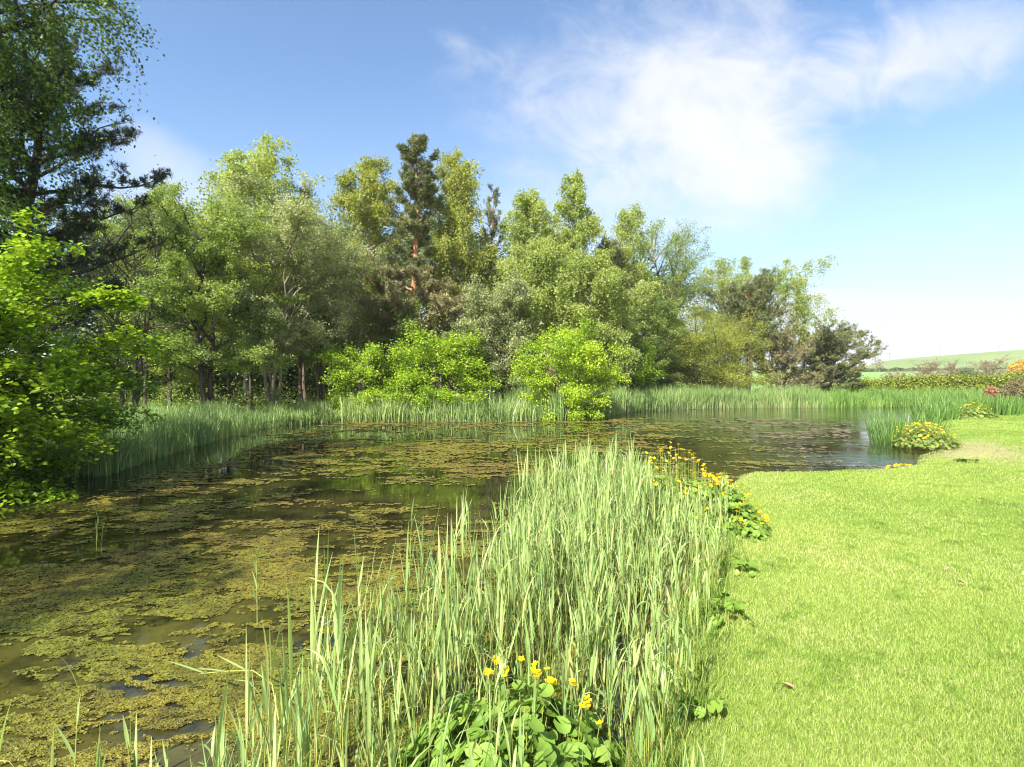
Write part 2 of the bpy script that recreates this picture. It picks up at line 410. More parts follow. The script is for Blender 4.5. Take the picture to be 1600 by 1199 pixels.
# woodland floor beyond the pond and mud below the bank
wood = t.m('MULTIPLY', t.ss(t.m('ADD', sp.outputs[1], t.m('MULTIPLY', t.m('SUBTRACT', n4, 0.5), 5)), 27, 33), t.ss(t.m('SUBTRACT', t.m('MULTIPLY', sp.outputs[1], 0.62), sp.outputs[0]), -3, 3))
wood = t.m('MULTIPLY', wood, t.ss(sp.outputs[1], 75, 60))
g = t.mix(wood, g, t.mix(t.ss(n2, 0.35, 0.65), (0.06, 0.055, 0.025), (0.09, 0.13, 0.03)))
mud = t.ss(t.m('ADD', sp.outputs[2], t.m('MULTIPLY', t.m('SUBTRACT', n2, 0.5), 0.12)), 0.10, 0.02)
g = t.mix(mud, g, t.mix(n2, (0.05, 0.04, 0.022), (0.13, 0.10, 0.055)))
bmp = t.n('ShaderNodeBump', None, Height=t.m('ADD', n3, t.m('MULTIPLY', n2, 2)), Strength=0.7, Distance=0.03)
p = t.n('ShaderNodeBsdfPrincipled', None, Base_Color=g, Roughness=0.9, Normal=bmp.outputs[0]); p.inputs['Specular IOR Level'].default_value = 0.15
m.node_tree.links.new(p.outputs[0], out.inputs[0])
tag(mb.build('ground', m, smooth=True), kind='structure')

# hills behind the hedge
hx = np.linspace(-700, 1100, 130); hy = np.concatenate([np.linspace(58, 300, 50), np.linspace(306, 620, 60), np.linspace(640, 1800, 24)])
HX, HY = np.meshgrid(hx, hy)
def hz(x, y):
    r = np.clip(x / np.maximum(y, 1), -0.4, 1.4)
    top = EYE + 450 * np.maximum(5, 36 + (r - 0.69) * 62 - 12 * np.exp(-((r - 0.62) / 0.05) ** 2)) / F
    mid = EYE + 250 * np.clip(19 + (r - 0.69) * 14, 3, 40) / F
    a = np.clip((y - 60) / 190, 0, 1); b = np.clip((y - 250) / 200, 0, 1); b = b * b * (3 - 2 * b); 
    z = -0.4 + (mid + 0.4) * a + (top - mid) * b
    z = z - np.clip((y - 470) / 900, 0, 1) * 6 + (fbm2(x / 60, y / 60, 3, 3) - 0.5) * 1.2 * np.clip((y - 100) / 200, 0, 1)
    return z
HZ = hz(HX, HY)
idx = np.arange(HX.size).reshape(HX.shape)
mb = MB(); mb.add(np.stack([HX, HY, HZ], -1).reshape(-1, 3), np.stack([idx[:-1, :-1], idx[:-1, 1:], idx[1:, 1:], idx[1:, :-1]], -1).reshape(-1, 4))
m, t, out = new_mat('hill fields')
co = t.n('ShaderNodeTexCoord').outputs['Object']; sp = t.n('ShaderNodeSeparateXYZ', None, Vector=co)
n1 = t.noise(co, 0.02, 5); n2 = t.noise(co, 0.4, 5, 0.65)
st = t.m('SINE', t.m('MULTIPLY', t.m('ADD', sp.outputs[0], t.m('MULTIPLY', sp.outputs[1], 0.4)), 1.1))
c1 = t.mix(n2, (0.15, 0.26, 0.07), (0.21, 0.32, 0.09))
c2 = t.mix(t.ss(n1, 0.35, 0.65), (0.19, 0.24, 0.08), (0.13, 0.20, 0.06)); c2 = t.mix(t.m('MULTIPLY', t.ss(st, -0.5, 1), 0.18), c2, (0.22, 0.20, 0.10))
c = t.mix(t.ss(sp.outputs[1], 252, 255), c1, c2)
c = t.mix(t.m('MULTIPLY', t.ss(sp.outputs[1], 248, 251), t.ss(sp.outputs[1], 262, 259)), c, (0.04, 0.06, 0.02))
p = t.n('ShaderNodeBsdfPrincipled', None, Base_Color=c, Roughness=0.95); p.inputs['Specular IOR Level'].default_value = 0.1
m.node_tree.links.new(p.outputs[0], out.inputs[0])
tag(mb.build('hills', m, smooth=True), kind='structure')

# ------------------------------------------------------------------ water
mb = MB()
mb.add([(-40, -12, 0), (75, -12, 0), (75, 70, 0), (-40, 70, 0)], [(0, 1, 2, 3)])
pw = np.array([(-17.5, -4.5), (75, -4.5), (75, 62), (-17.5, 62)])
mb = MB(); mb.add([(x, y, WATER) for x, y in pw], [(0, 1, 2, 3)])
m, t, out = new_mat('pond water')
co = t.n('ShaderNodeTexCoord').outputs['Object']; sp = t.n('ShaderNodeSeparateXYZ', None, Vector=co)
mp = t.n('ShaderNodeMapping', None, Vector=co); mp.inputs['Scale'].default_value = (0.55, 1.25, 1); mp.inputs['Rotation'].default_value = (0, 0, R(12))
r1 = t.noise(mp.outputs[0], 2.6, 4, 0.55, 0.4); r2 = t.noise(mp.outputs[0], 9, 3, 0.5)
open_ = t.ss(t.m('SUBTRACT', sp.outputs[0], t.m('MULTIPLY', sp.outputs[1], 0.10)), 1.0, 7.0)
gust = t.ss(t.noise(co, 0.35, 3), 0.38, 0.6)
amp = t.m('ADD', 0.05, t.m('MULTIPLY', open_, t.m('ADD', 0.15, t.m('MULTIPLY', gust, 1.1))))
hgt = t.m('ADD', r1, t.m('MULTIPLY', r2, 0.3))
bmp = t.n('ShaderNodeBump', None, Height=hgt, Strength=amp, Distance=0.019)
murk = t.mix(t.ss(t.noise(co, 1.3, 5), 0.4, 0.65), (0.010, 0.009, 0.004), (0.034, 0.034, 0.010))
nearw = t.m('MULTIPLY', t.ss(sp.outputs[1], 11, 4), t.ss(sp.outputs[0], 4, 1))
sub_ = t.m('MULTIPLY', nearw, t.ss(t.noise(co, 2.4, 6, 0.68), 0.36, 0.60))
murk = t.mix(sub_, murk, t.mix(t.noise(co, 9, 5, 0.7), (0.028, 0.026, 0.008), (0.095, 0.088, 0.02)))
p = t.n('ShaderNodeBsdfPrincipled', None, Base_Color=murk, Roughness=0.03, IOR=1.333, Normal=bmp.outputs[0])
m.node_tree.links.new(p.outputs[0], out.inputs[0])
tag(mb.build('pond_water', m), kind='structure')

# floating algae: small patches of real mesh lying on the water
def algae_rows(y0, y1, px_step, py_step):
    ys = [y0]
    while ys[-1] < y1: ys.append(ys[-1] + ys[-1] ** 2 / (EYE * F) * py_step)
    return np.array(ys)
ys = algae_rows(2.0, 40.0, 1.8, 1.05)
mb = MB()
for i in range(len(ys) - 1):
    y = 0.5 * (ys[i] + ys[i + 1]); dy = ys[i + 1] - ys[i]; dx_ = max(0.007, y / F * 1.9)
    xs = np.arange(-y * 1.03, min(y * 0.85 + 2, 24), dx_)
    xs = xs + rng_shift if False else xs
    yy = np.full(xs.shape, y)
    d = sdist(xs, yy)
    a1 = fbm2(xs * 0.55 + 3, yy * 0.8, 5, 21, 0.6)             # broad rafts
    a2 = fbm2(xs * 1.9, yy * 4.6, 5, 33, 0.68)                 # torn texture
    a3 = fbm2(xs * 11, yy * 22, 3, 47, 0.6)
    dens = 0.34 * a1 + 0.42 * a2 + 0.24 * a3
    near = np.clip((8.5 - y) / 5, 0, 1)
    thr = 0.534 - 0.075 * near
    west = np.clip((-xs - 5.2 - 0.12 * y) / 1.5, 0, 1) * np.clip((y - 5.3) / 1.5, 0, 1)                # the dark water under the left tree
    thr = thr + 0.16 * west
    east = np.clip((xs - 3.5 - 0.13 * (y - 12)) / 4, 0, 1)
    thr = thr + 0.04 * east + 0.10 * np.clip((xs - 0.62 * y) / 1.0, 0, 1) * np.clip((y - 11) / 2, 0, 1)
    thr = thr + 0.14 * np.clip((y - 27) / 5, 0, 1)
    thr = thr + 0.05 * np.exp(-((y - 9.5) / 1.6) ** 2) * np.clip((3 - xs) / 3, 0, 1)
    keep = (dens > thr) & (d < -0.05 - 0.35 * (y < 9.0) * (xs > -2.5))
    if not keep.any(): continue
    x = xs[keep]; n = len(x)
    over = (dens[keep] - thr[keep] if np.ndim(thr) else dens[keep] - thr)
    z = 0.004 + np.clip(over, 0, 0.08) * 0.06 + a3[keep] * 0.006
    rs = np.random.default_rng(i)
    j = rs.uniform(-0.25, 0.25, (n, 4, 2)) * np.array([dx_, dy])
    cx = np.array([-0.5, 0.5, 0.5, -0.5]) * dx_ * 1.15; cy = np.array([-0.5, -0.5, 0.5, 0.5]) * dy * 1.15
    V_ = np.zeros((n, 4, 3)); V_[..., 0] = x[:, None] + cx + j[..., 0]; V_[..., 1] = y + cy + j[..., 1]
    V_[..., 2] = z[:, None] + rs.normal(0, 0.0010 + 0.0003 * y, (n, 4)).clip(-0.004, 0.008)
    V_[..., 2] = V_[..., 2].clip(0.002, None)
    tint = np.clip(0.42 * near + 0.0 + 1.5 * (fbm2(x * 0.9 + 40, np.full(n, y) * 0.9, 4, 77) - 0.5) + 0.18 + 2.2 * (a2[keep] - 0.5) * 0.25, 0, 0.8)
    tint = tint * (1 - east[keep]) + (0.85 + 0.15 * a2[keep]) * east[keep]
    mb.add(V_.reshape(-1, 3), np.arange(n * 4).reshape(-1, 4), tint)
m, t, out = new_mat('algae')
a = t.n('ShaderNodeAttribute', dict(attribute_name='tint')).outputs['Fac']
co = t.n('ShaderNodeTexCoord').outputs['Object']
col = t.ramp(a, [(0, (0.175, 0.135, 0.024)), (0.2, (0.20, 0.168, 0.025)), (0.5, (0.18, 0.17, 0.022)), (0.8, (0.15, 0.165, 0.02)), (0.86, (0.17, 0.135, 0.06)), (1.0, (0.24, 0.195, 0.10))])
nz = t.noise(co, 22, 5, 0.7)
col = t.mix(t.m('MULTIPLY', t.ss(nz, 0.45, 0.68), 0.75), col, (0.045, 0.042, 0.012))
m2 = t.noise(co, 3.2, 6, 0.68)
col = t.mix(t.m('MULTIPLY', t.ss(m2, 0.46, 0.62), 0.62), col, (0.06, 0.055, 0.014))
bmp = t.n('ShaderNodeBump', None, Height=t.noise(co, 60, 4, 0.7), Strength=0.5, Distance=0.006)
p = t.n('ShaderNodeBsdfPrincipled', None, Base_Color=col, Roughness=0.5, Normal=bmp.outputs[0]); p.inputs['Specular IOR Level'].default_value = 0.3
m.node_tree.links.new(p.outputs[0], out.inputs[0])
tag(mb.build('floating_algae', m), 'olive and brown algae mats floating across the still pond', 'algae', kind='stuff')

# ------------------------------------------------------------------ trees
def path_at(P, s):
    n = len(P) - 1; f = np.clip(s, 0, 0.9999) * n; i = f.astype(int) if isinstance(f, np.ndarray) else int(f)
    fr = f - i
    return P[i] * (1 - fr)[..., None] + P[i + 1] * fr[..., None] if isinstance(f, np.ndarray) else P[i] * (1 - fr) + P[i + 1] * fr

def make_tree(name, label, cat, x, y, H, W, prof, leafm, barkm, seed, nleaf=24000, lsize=(0.13, 0.09), t0=0.15, nl=46, up=(20, 55), droop=0.15,
              sub=7, sublen=0.42, tail=0.0, spread=0.22, stems=1, lean=(0, 0), R0=0.16, kind='leaf', group=None, bright=0.0, vscale=1.0,
              tuft=12, side=None, splay=0.25, droop2=0.1, upn=0.15, zb=None, broad=False, wig=0.05, crown2=None):
    rng = np.random.default_rng(seed)
    z0 = float(gz(np.array([x]), np.array([y]))[0]) if zb is None else zb
    root = empty(name, (x, y, z0), label, cat, group)
    tb = MB(); cr = MB(); cr2 = MB()
    pr_t = np.array([p_[0] for p_ in prof]); pr_w = np.array([p_[1] for p_ in prof])
    trunks = []
    for k in range(stems):
        n = 10; s = np.linspace(0, 1, n)
        hk = H * (1 if k == 0 else rng.uniform(0.72, 0.95))
        az = rng.uniform(0, 6.28); sp_ = 0 if stems == 1 else splay * rng.uniform(0.5, 1.2)
        off = np.cumsum(rng.normal(0, 0.012 * H, (n, 2)), 0) * (s[:, None] > 0)
        P = np.zeros((n, 3)); P[:, 2] = s * hk - 0.15
        P[:, 0] = lean[0] * s * H + off[:, 0] * 0.6 + math.cos(az) * sp_ * hk * s ** 1.3 + (0 if stems == 1 else math.cos(az) * R0 * 1.1)
        P[:, 1] = lean[1] * s * H + off[:, 1] * 0.6 + math.sin(az) * sp_ * hk * s ** 1.3 + (0 if stems == 1 else math.sin(az) * R0 * 1.1)
        r = R0 * (1 if stems == 1 else 0.7) * (1 - s) ** 0.8 + 0.012; r[0] *= 1.35
        tube(tb, P, r, 8)
        trunks.append((P, hk))
    pts = []; outs = []; tints = []; wts = []
    for i in range(nl):
        P, hk = trunks[i % stems]
        u = t0 + (1 - t0) * ((i + rng.uniform()) / nl)
        u = min(u, 0.985)
        hgt = u * hk / H
        o = path_at(P, u)
        L0 = W * float(np.interp(hgt, pr_t, pr_w)) * rng.uniform(0.66, 1.10)
        az = i * 2.399 + rng.uniform(-0.5, 0.5)
        e = R(up[0] + (up[1] - up[0]) * u + rng.normal(0, 9))
        L = L0 / max(0.58, math.cos(e)) * 0.97
        if side is not None:
            L *= 0.55 + 0.45 * math.cos(az - side[0]) * side[1] + 0.45 * (1 - side[1])
        if L < 0.15: L = 0.15
        n = 7; s = np.linspace(0, 1, n)
        hd = np.array([math.cos(az), math.sin(az), 0])
        Q = o + (hd[None] * math.cos(e) * s[:, None] + np.array([0, 0, 1.0]) * (math.sin(e) * s - droop * s ** 2)[:, None]) * L
        Q[1:] += np.cumsum(rng.normal(0, wig * L / 3, (n - 1, 3)), 0)
        rl = max(0.012, min(R0 * 0.45, 0.022 * L + 0.008)) * (1 - 0.8 * s)
        tube(tb, Q, rl, 5)
        lt = rng.normal(0, 0.10)
        ns = max(3, int(sub * (0.6 + 0.8 * L / W)))
        for j in range(ns):
            sj = rng.uniform(0.18, 1.0) if j else 1.0
            o2 = path_at(Q, sj)
            L2 = max(0.3, sublen * L * (1.15 - 0.6 * sj)) * rng.uniform(0.6, 1.2)
            dr = norm(Q[min(n - 1, int(sj * n))] - Q[max(0, int(sj * n) - 2)]) + rng.normal(0, 0.55, 3)
            dr[2] = dr[2] * 0.8 + 0.1; dr = norm(dr)
            m_ = 5; s2 = np.linspace(0, 1, m_)
            S = o2 + dr[None] * (s2 * L2)[:, None] - np.array([0, 0, 1.0]) * (droop2 * L2 * s2 ** 2)[:, None]
            S[1:] += np.cumsum(rng.normal(0, 0.05 * L2, (m_ - 1, 3)), 0)
            tube(tb, S, np.linspace(max(0.007, rl[-1] * 0.9), 0.004, m_), 3)
            pts.append(S); wts.append(L2 + 0.35); tints.append(lt + rng.normal(0, 0.06)); outs.append(dr)
    wts = np.array(wts); wts /= wts.sum()
    S = np.stack(pts); tints = np.array(tints); outs = np.stack(outs)
    if kind == 'leaf':
        cnt = rng.choice(len(S), nleaf, p=wts)
        u = rng.uniform(0.1, 1.05, nleaf); f = np.clip(u, 0, 0.999) * 4; ii = f.astype(int); fr = (f - ii)[:, None]
        P = S[cnt, ii] * (1 - fr) + S[cnt, ii + 1] * fr
        P = P + rng.normal(0, spread, (nleaf, 3)) * np.array([1, 1, 0.75])
        if tail > 0:
            strand = np.floor(u * 7)                                  # strands hang from the same places of a twig
            rs2 = np.random.default_rng(seed + 5)
            hs = rs2.normal(0, spread * 0.9, (len(S), 8, 3)); hl = rs2.exponential(tail, (len(S), 8))
            si = strand.astype(int) % 8
            P2 = S[cnt, ii] * (1 - fr) + S[cnt, ii + 1] * fr + hs[cnt, si] + rng.normal(0, 0.07, (nleaf, 3))
            P2[:, 2] -= rng.uniform(0, 1, nleaf) * hl[cnt, si]
            pick = rng.uniform(size=nleaf) < 0.72
            P[pick] = P2[pick]
        ti = np.clip(0.42 + bright + tints[cnt] + rng.normal(0, 0.17, nleaf), 0, 1)
        if broad:
            broad_leaves(cr, P, lsize[0], rng, upn, ti, 0.2, lsize[1])
        else:
            leaves(cr, P, lsize[0], lsize[1], rng, upn, ti, down=1.2 if tail > 0 else 0.2)
    elif kind == 'needle':
        nt = nleaf // tuft
        cnt = rng.choice(len(S), nt, p=wts)
        u = rng.uniform(0.25, 1.0, nt) ** 0.7; f = np.clip(u, 0, 0.999) * 4; ii = f.astype(int); fr = (f - ii)[:, None]
        Cn = S[cnt, ii] * (1 - fr) + S[cnt, ii + 1] * fr + rng.normal(0, spread, (nt, 3)) * np.array([1, 1, 0.6])
        ax = norm(outs[cnt] * 0.5 + np.array([0, 0, 0.9]) + rng.normal(0, 0.35, (nt, 3)))
        CL = lsize[0] * 1.3
        along = rng.uniform(-0.5, 0.6, (nt, tuft))
        dirs = norm(rng.normal(size=(nt, tuft, 3)) + ax[:, None] * 0.9)
        b0 = Cn[:, None] + ax[:, None] * (along * CL)[..., None]
        ln = lsize[0] * rng.uniform(0.7, 1.2, (nt, tuft, 1)); q = lsize[1]
        pv = norm(np.cross(dirs, rng.normal(size=(nt, tuft, 3))))
        V_ = np.stack([b0 - pv * q * 0.35, b0 + pv * q * 0.35, b0 + dirs * ln + pv * q * 0.25, b0 + dirs * ln - pv * q * 0.25], 2)
        ti = np.clip(0.40 + bright + tints[cnt] + rng.normal(0, 0.12, nt), 0, 1)
        tf = np.repeat(ti, tuft) + rng.normal(0, 0.08, nt * tuft)
        V_ = V_.reshape(nt, tuft, 4, 3)
        if crown2:
            low = (Cn[:, 2] < crown2[0] * H)
            cr2.add(V_[low].reshape(-1, 3), np.arange(low.sum() * tuft * 4).reshape(-1, 4), np.clip(tf.reshape(nt, tuft)[low].ravel(), 0, 1))
            hi = ~low
            cr.add(V_[hi].reshape(-1, 3), np.arange(hi.sum() * tuft * 4).reshape(-1, 4), np.clip(tf.reshape(nt, tuft)[hi].ravel(), 0, 1))
        else:
            cr.add(V_.reshape(-1, 3), np.arange(nt * tuft * 4).reshape(-1, 4), np.clip(tf, 0, 1))
    elif kind == 'bare':
        for S_, o_ in zip(pts, outs):
            for q in range(9):
                o2 = path_at(S_, rng.uniform(0.1, 1.0)); l3 = rng.uniform(0.3, 0.9) * W * 0.14
                d3 = norm(o_ + rng.normal(0, 0.7, 3) + np.array([0, 0, 0.25]))
                tube(tb, [o2, o2 + d3 * l3 * 0.5, o2 + d3 * l3 + rng.normal(0, 0.1 * l3, 3)], [0.020, 0.016, 0.009], 3)
    # fit the grown tree to its measured height and half width
    ref = np.concatenate((cr.v + cr2.v) if cr.v else tb.v)
    fz = min(1.15, H / np.percentile(ref[:, 2], 99.8)); fx = float(np.clip(W / np.percentile(np.abs(ref[:, 0] - lean[0] * ref[:, 2]), 98), 0.55, 1.2))
    mx_, mz_ = (ref[:, 0] - lean[0] * ref[:, 2]).mean(), max(ref[:, 2].mean(), 0.5)
    if side is None:
        for bag in (tb, cr, cr2):
            for v_ in bag.v: v_[:, 0] -= mx_ * np.clip(v_[:, 2] / mz_, 0, 1.4)
    for bag in (tb, cr, cr2):
        for v_ in bag.v: v_ *= np.array([fx, fx, fz])
    tb.build('trunk', M[barkm], root, smooth=True)
    if cr.n: cr.build('crown', M[leafm], root)
    if cr2.n: cr2.build('lower_crown', M[crown2[1]], root)
    return root

def X(px, Y): return (px - 800) * Y / F
def Z(py, Y): return EYE + (600 - py) * Y / F
CON = [(0, 0.6), (0.25, 1.0), (0.5, 1.0), (0.68, 0.82), (0.84, 0.56), (0.94, 0.34), (1, 0.14)]
OVAL = [(0, 0.6), (0.25, 0.95), (0.5, 1.0), (0.75, 0.85), (0.92, 0.6), (1, 0.35)]
BUSH = [(0, 1.0), (0.3, 1.05), (0.6, 0.95), (0.85, 0.7), (1, 0.35)]
TALL = [(0, 0.3), (0.3, 0.85), (0.5, 1.0), (0.75, 0.9), (0.92, 0.6), (1, 0.25)]
TOPP = [(0, 0.1), (0.3, 0.5), (0.55, 1.0), (0.8, 0.9), (1, 0.35)]

WOOD = 'trees of the wood across the pond'
def birch(label, px, Y, top, half, seed, mat='birch_leaf', n=26000, **k):
    H = Z(top, Y) - 0.2; Wd = half * Y / F
    kw = dict(prof=CON, nl=54, up=(30, 60), droop=0.34, sub=7, sublen=0.40, tail=0.9, spread=0.16, R0=0.13, t0=0.16, lsize=(0.14, 0.095), droop2=0.5)
    kw.update(k)
    return make_tree('birch_tree', label, 'birch tree', X(px, Y), Y, H, Wd, kw.pop('prof'), mat, 'bark_birch', seed, int(n * 1.6), group=WOOD, **kw)
def pine(label, px, Y, top, half, seed, mat='needle', n=42000, **k):
    H = Z(top, Y) - 0.2; Wd = half * Y / F
    kw = dict(prof=TALL, nl=44, up=(2, 50), droop=-0.12, sub=9, sublen=0.42, spread=0.13, R0=0.2, t0=0.3, lsize=(0.17, 0.042), kind='needle', tuft=12, droop2=-0.3)
    kw.update(k)
    return make_tree('pine_tree', label, 'pine tree', X(px, Y), Y, H, Wd, kw.pop('prof'), mat, 'bark_pine', seed, int(n * 1.5), group=WOOD, **kw)
def broad(label, px, Y, top, half, seed, mat='green_leaf', n=26000, bark='bark', name='broadleaf_tree', **k):
    H = Z(top, Y) - 0.2; Wd = half * Y / F
    kw = dict(prof=OVAL, nl=44, up=(15, 60), droop=0.08, sub=9, sublen=0.45, spread=0.14, R0=0.15, t0=0.14, lsize=(0.12, 0.09))
    kw.update(k)
    return make_tree(name, label, 'tree' if 'tree' in name else 'shrub', X(px, Y), Y, H, Wd, kw.pop('prof'), mat, bark, seed, int(n * 1.5), group=kw.pop('group', WOOD), **kw)

# the wood, left to right
broad('dark sparse tree with bare brown twigs beside the big pine on the left bank', 205, 22, 285, 80, 11, 'dark_leaf', 10000, 'bark_dark', stems=3, splay=0.14, t0=0.12, wig=0.12, nl=60, sub=9, spread=0.3, prof=OVAL, lsize=(0.08, 0.05))
broad('soft green willow on the left bank whose dark trunk rises from the reeds', 320, 24, 300, 105, 12, 'green_leaf', 46000, 'bark_dark', stems=2, splay=0.12, t0=0.24, R0=0.16, lsize=(0.11, 0.07), bright=0.12, spread=0.14)
broad('hazy green tree filling the gap right of the dark left pine', 262, 29, 292, 85, 13, 'birch_leaf', 40000, 'bark_dark', t0=0.12, stems=2, splay=0.10, bright=0.0, spread=0.15)
birch('tall pale birch with a rounded cone top, the leftmost peak of the wood', 398, 33, 228, 92, 14, n=40000, t0=0.2, prof=[(0, 0.6), (0.35, 1.0), (0.6, 0.95), (0.78, 0.78), (0.9, 0.55), (1, 0.25)], bright=0.08)
broad('grey green many-stemmed tree with pale twigs at the water, centre left', 428, 27.5, 300, 118, 15, 'grey_leaf', 50000, 'bark_pale', stems=5, splay=0.20, t0=0.27, R0=0.13, up=(30, 65), wig=0.10, lsize=(0.12, 0.08), spread=0.14, bright=0.05)
broad('grey green tree right of the many-stemmed one, in front of a small conifer tip', 505, 30, 318, 70, 16, 'grey_leaf', 26000, 'bark_pale', stems=3, splay=0.10, t0=0.28, lsize=(0.11, 0.07), bright=-0.08, up=(30, 65))
pine('small dark conifer whose tip just shows over the grey green trees', 478, 42, 298, 28, 17, 'needle_dark', 14000, prof=CON, t0=0.4)
birch('golden leaved birch with a full round top left of the tallest pine', 567, 36, 243, 56, 18, 'birch_gold', 36000, prof=[(0, 0.3), (0.35, 0.8), (0.6, 1.0), (0.8, 0.92), (0.93, 0.6), (1, 0.25)], t0=0.25, tail=0.8)
pine('tallest pine of the wood with a narrow dark spire and orange trunk', 645, 33, 212, 84, 19, 'needle', 64000, nl=48, wig=0.10, spread=0.09, t0=0.22, up=(-8, 62), R0=0.25, crown2=(0.50, 'needle_brown'), lean=(0.008, 0),
     prof=[(0, 0.7), (0.2, 0.95), (0.38, 1.15), (0.45, 0.9), (0.50, 0.3), (0.56, 0.35), (0.62, 0.5), (0.78, 0.36), (0.92, 0.22), (1, 0.06)])
birch('golden green birch right of the tallest pine', 716, 36, 247, 58, 20, 'birch_gold', 34000, prof=[(0, 0.4), (0.4, 1.0), (0.62, 1.1), (0.8, 0.75), (0.93, 0.5), (1, 0.2)], t0=0.25)
pine('dark pine whose upright shoots stand clear right of the golden birches', 770, 40, 291, 22, 21, 'needle', 7000, nl=26, spread=0.06, up=(25, 65), t0=0.4)
birch('round topped green birch in the middle of the wood', 825, 36, 300, 58, 22, n=36000, prof=CON, t0=0.2)
birch('peaked green birch, the high point right of the middle of the wood', 893, 38, 274, 56, 23, n=38000, prof=[(0, 0.5), (0.4, 1.0), (0.6, 0.95), (0.75, 0.72), (0.88, 0.42), (1, 0.1)])
pine('dark olive pine tucked between two birches right of the peak', 950, 41, 372, 32, 24, 'needle', 20000, t0=0.3)
birch('slim pale birch with a feathery top and visible white stem', 985, 42, 322, 42, 25, n=20000, prof=TALL, bright=0.05)
broad('tall thin leaved tree with sky between its twigs, leaning to the right', 1035, 46, 340, 72, 26, 'green_leaf', 13000, 'bark', t0=0.3, up=(35, 70), lsize=(0.13, 0.09), spread=0.2, side=(0.0, 0.7), prof=OVAL, stems=2, splay=0.08, bright=0.1)
broad('broad olive green round tree standing in front of the slim birches', 1095, 46, 482, 92, 27, 'olive_leaf', 42000, 'bark', prof=BUSH, t0=0.06, stems=4, splay=0.2, up=(10, 60), nl=60, spread=0.3, droop=0.0)
birch('small birch showing above the olive green round tree', 1128, 51, 404, 48, 28, n=20000, prof=OVAL)
birch('thin birch tip peeping over the dark round pine', 1166, 55, 402, 22, 29, n=9000, t0=0.3)
pine('dark round headed pine on a bare stem near the right end of the wood', 1168, 49, 432, 50, 30, 'needle', 40000, t0=0.42, prof=TOPP, up=(0, 50), nl=46)
birch('airy birch with arching drooping boughs, last tall tree on the right', 1230, 53, 408, 52, 31, n=17000, prof=[(0, 0.2), (0.4, 0.9), (0.6, 1.05), (0.8, 0.85), (0.93, 0.7), (1, 0.4)], stems=2, splay=0.07, tail=0.8, nl=40)
pine('low brownish pine below the airy birch', 1222, 50, 496, 52, 32, 'needle_brown', 34000, t0=0.12, prof=BUSH, stems=3, splay=0.15)
pine('dark bushy pine with leaning stems, the last tree before the hills', 1294, 51, 506, 47, 33, 'needle', 85000, t0=0.12, prof=[(0, 0.8), (0.35, 1.0), (0.65, 0.95), (0.85, 0.75), (1, 0.4)], stems=4, splay=0.20, up=(5, 50), R0=0.2, nl=60)
# lower trees at the front of the wood
broad('pale grey green bushy tree between the two lime green bushes', 775, 31, 440, 68, 34, 'grey_leaf', 34000, 'bark', prof=BUSH, t0=0.06, stems=4, splay=0.2, lsize=(0.13, 0.08), bright=-0.04, nl=52)
birch('mid height birch with drooping sprays behind the big lime green bush', 845, 33, 372, 66, 35, n=36000, prof=OVAL, t0=0.12)
birch('birch hanging low behind the small olive lime tree', 925, 36, 395, 62, 36, n=34000, prof=OVAL, t0=0.12)
broad('green tree with low boughs right of the lime tree and left of the olive one', 1020, 43, 470, 52, 37, 'green_leaf', 22000, 'bark_dark', prof=OVAL, t0=0.1)
SH = 'lime green bushes leaning over the far shore'
kwS = dict(prof=BUSH, t0=0.04, stems=5, splay=0.28, up=(-5, 55), nl=56, sub=8, spread=0.17, lsize=(0.125, 0.10), upn=0.7, R0=0.09, group=SH, name='lime_bush', droop=0.15)
broad('lime green bush at the left end of the bright bushes, below the golden birch', 560, 27.6, 538, 50, 41, 'lime_leaf', 10000, 'bark', **kwS)
broad('wide lime green bush in the middle of the bright bushes, below the tallest pine', 690, 28.8, 514, 74, 42, 'lime_leaf', 21000, 'bark', bright=-0.04, **kwS)
broad('biggest and yellowest lime green bush, touching the water', 884, 28.4, 498, 76, 43, 'lime_leaf', 24000, 'bark', bright=0.14, **kwS)
broad('low lime green bush filling the gap between the two left bright bushes', 628, 28.6, 566, 34, 45, 'lime_leaf', 8000, 'bark', **kwS)
broad('small olive lime tree on a thin pale stem right of the biggest lime bush', 985, 39, 541, 40, 44, 'lime_leaf', 18000, 'bark_birch', prof=TOPP, t0=0.35, up=(0, 40), nl=40, sub=8, spread=0.2, lsize=(0.14, 0.10), upn=0.9, R0=0.09, bright=-0.25, name='broadleaf_tree')
# the depth of the wood: partly hidden trees behind the front ones
BK = 'dark trees standing deep in the wood'
rk = np.random.default_rng(5)
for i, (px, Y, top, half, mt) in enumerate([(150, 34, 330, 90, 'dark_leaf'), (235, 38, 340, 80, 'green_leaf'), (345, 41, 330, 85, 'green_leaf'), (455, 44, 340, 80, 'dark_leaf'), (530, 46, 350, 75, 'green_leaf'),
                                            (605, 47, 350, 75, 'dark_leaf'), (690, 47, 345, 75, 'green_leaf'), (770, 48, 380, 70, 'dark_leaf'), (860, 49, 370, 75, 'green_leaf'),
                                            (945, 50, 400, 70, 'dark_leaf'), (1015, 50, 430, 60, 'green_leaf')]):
    broad('shaded tree deep in the wood, mostly hidden by the trees along the shore', px, Y, top, half, 60 + i, mt, 12000, 'bark_dark', t0=0.12, stems=1 + i % 2, splay=0.06, lsize=(0.24, 0.18), spread=0.4, group=BK, name='woodland_tree')
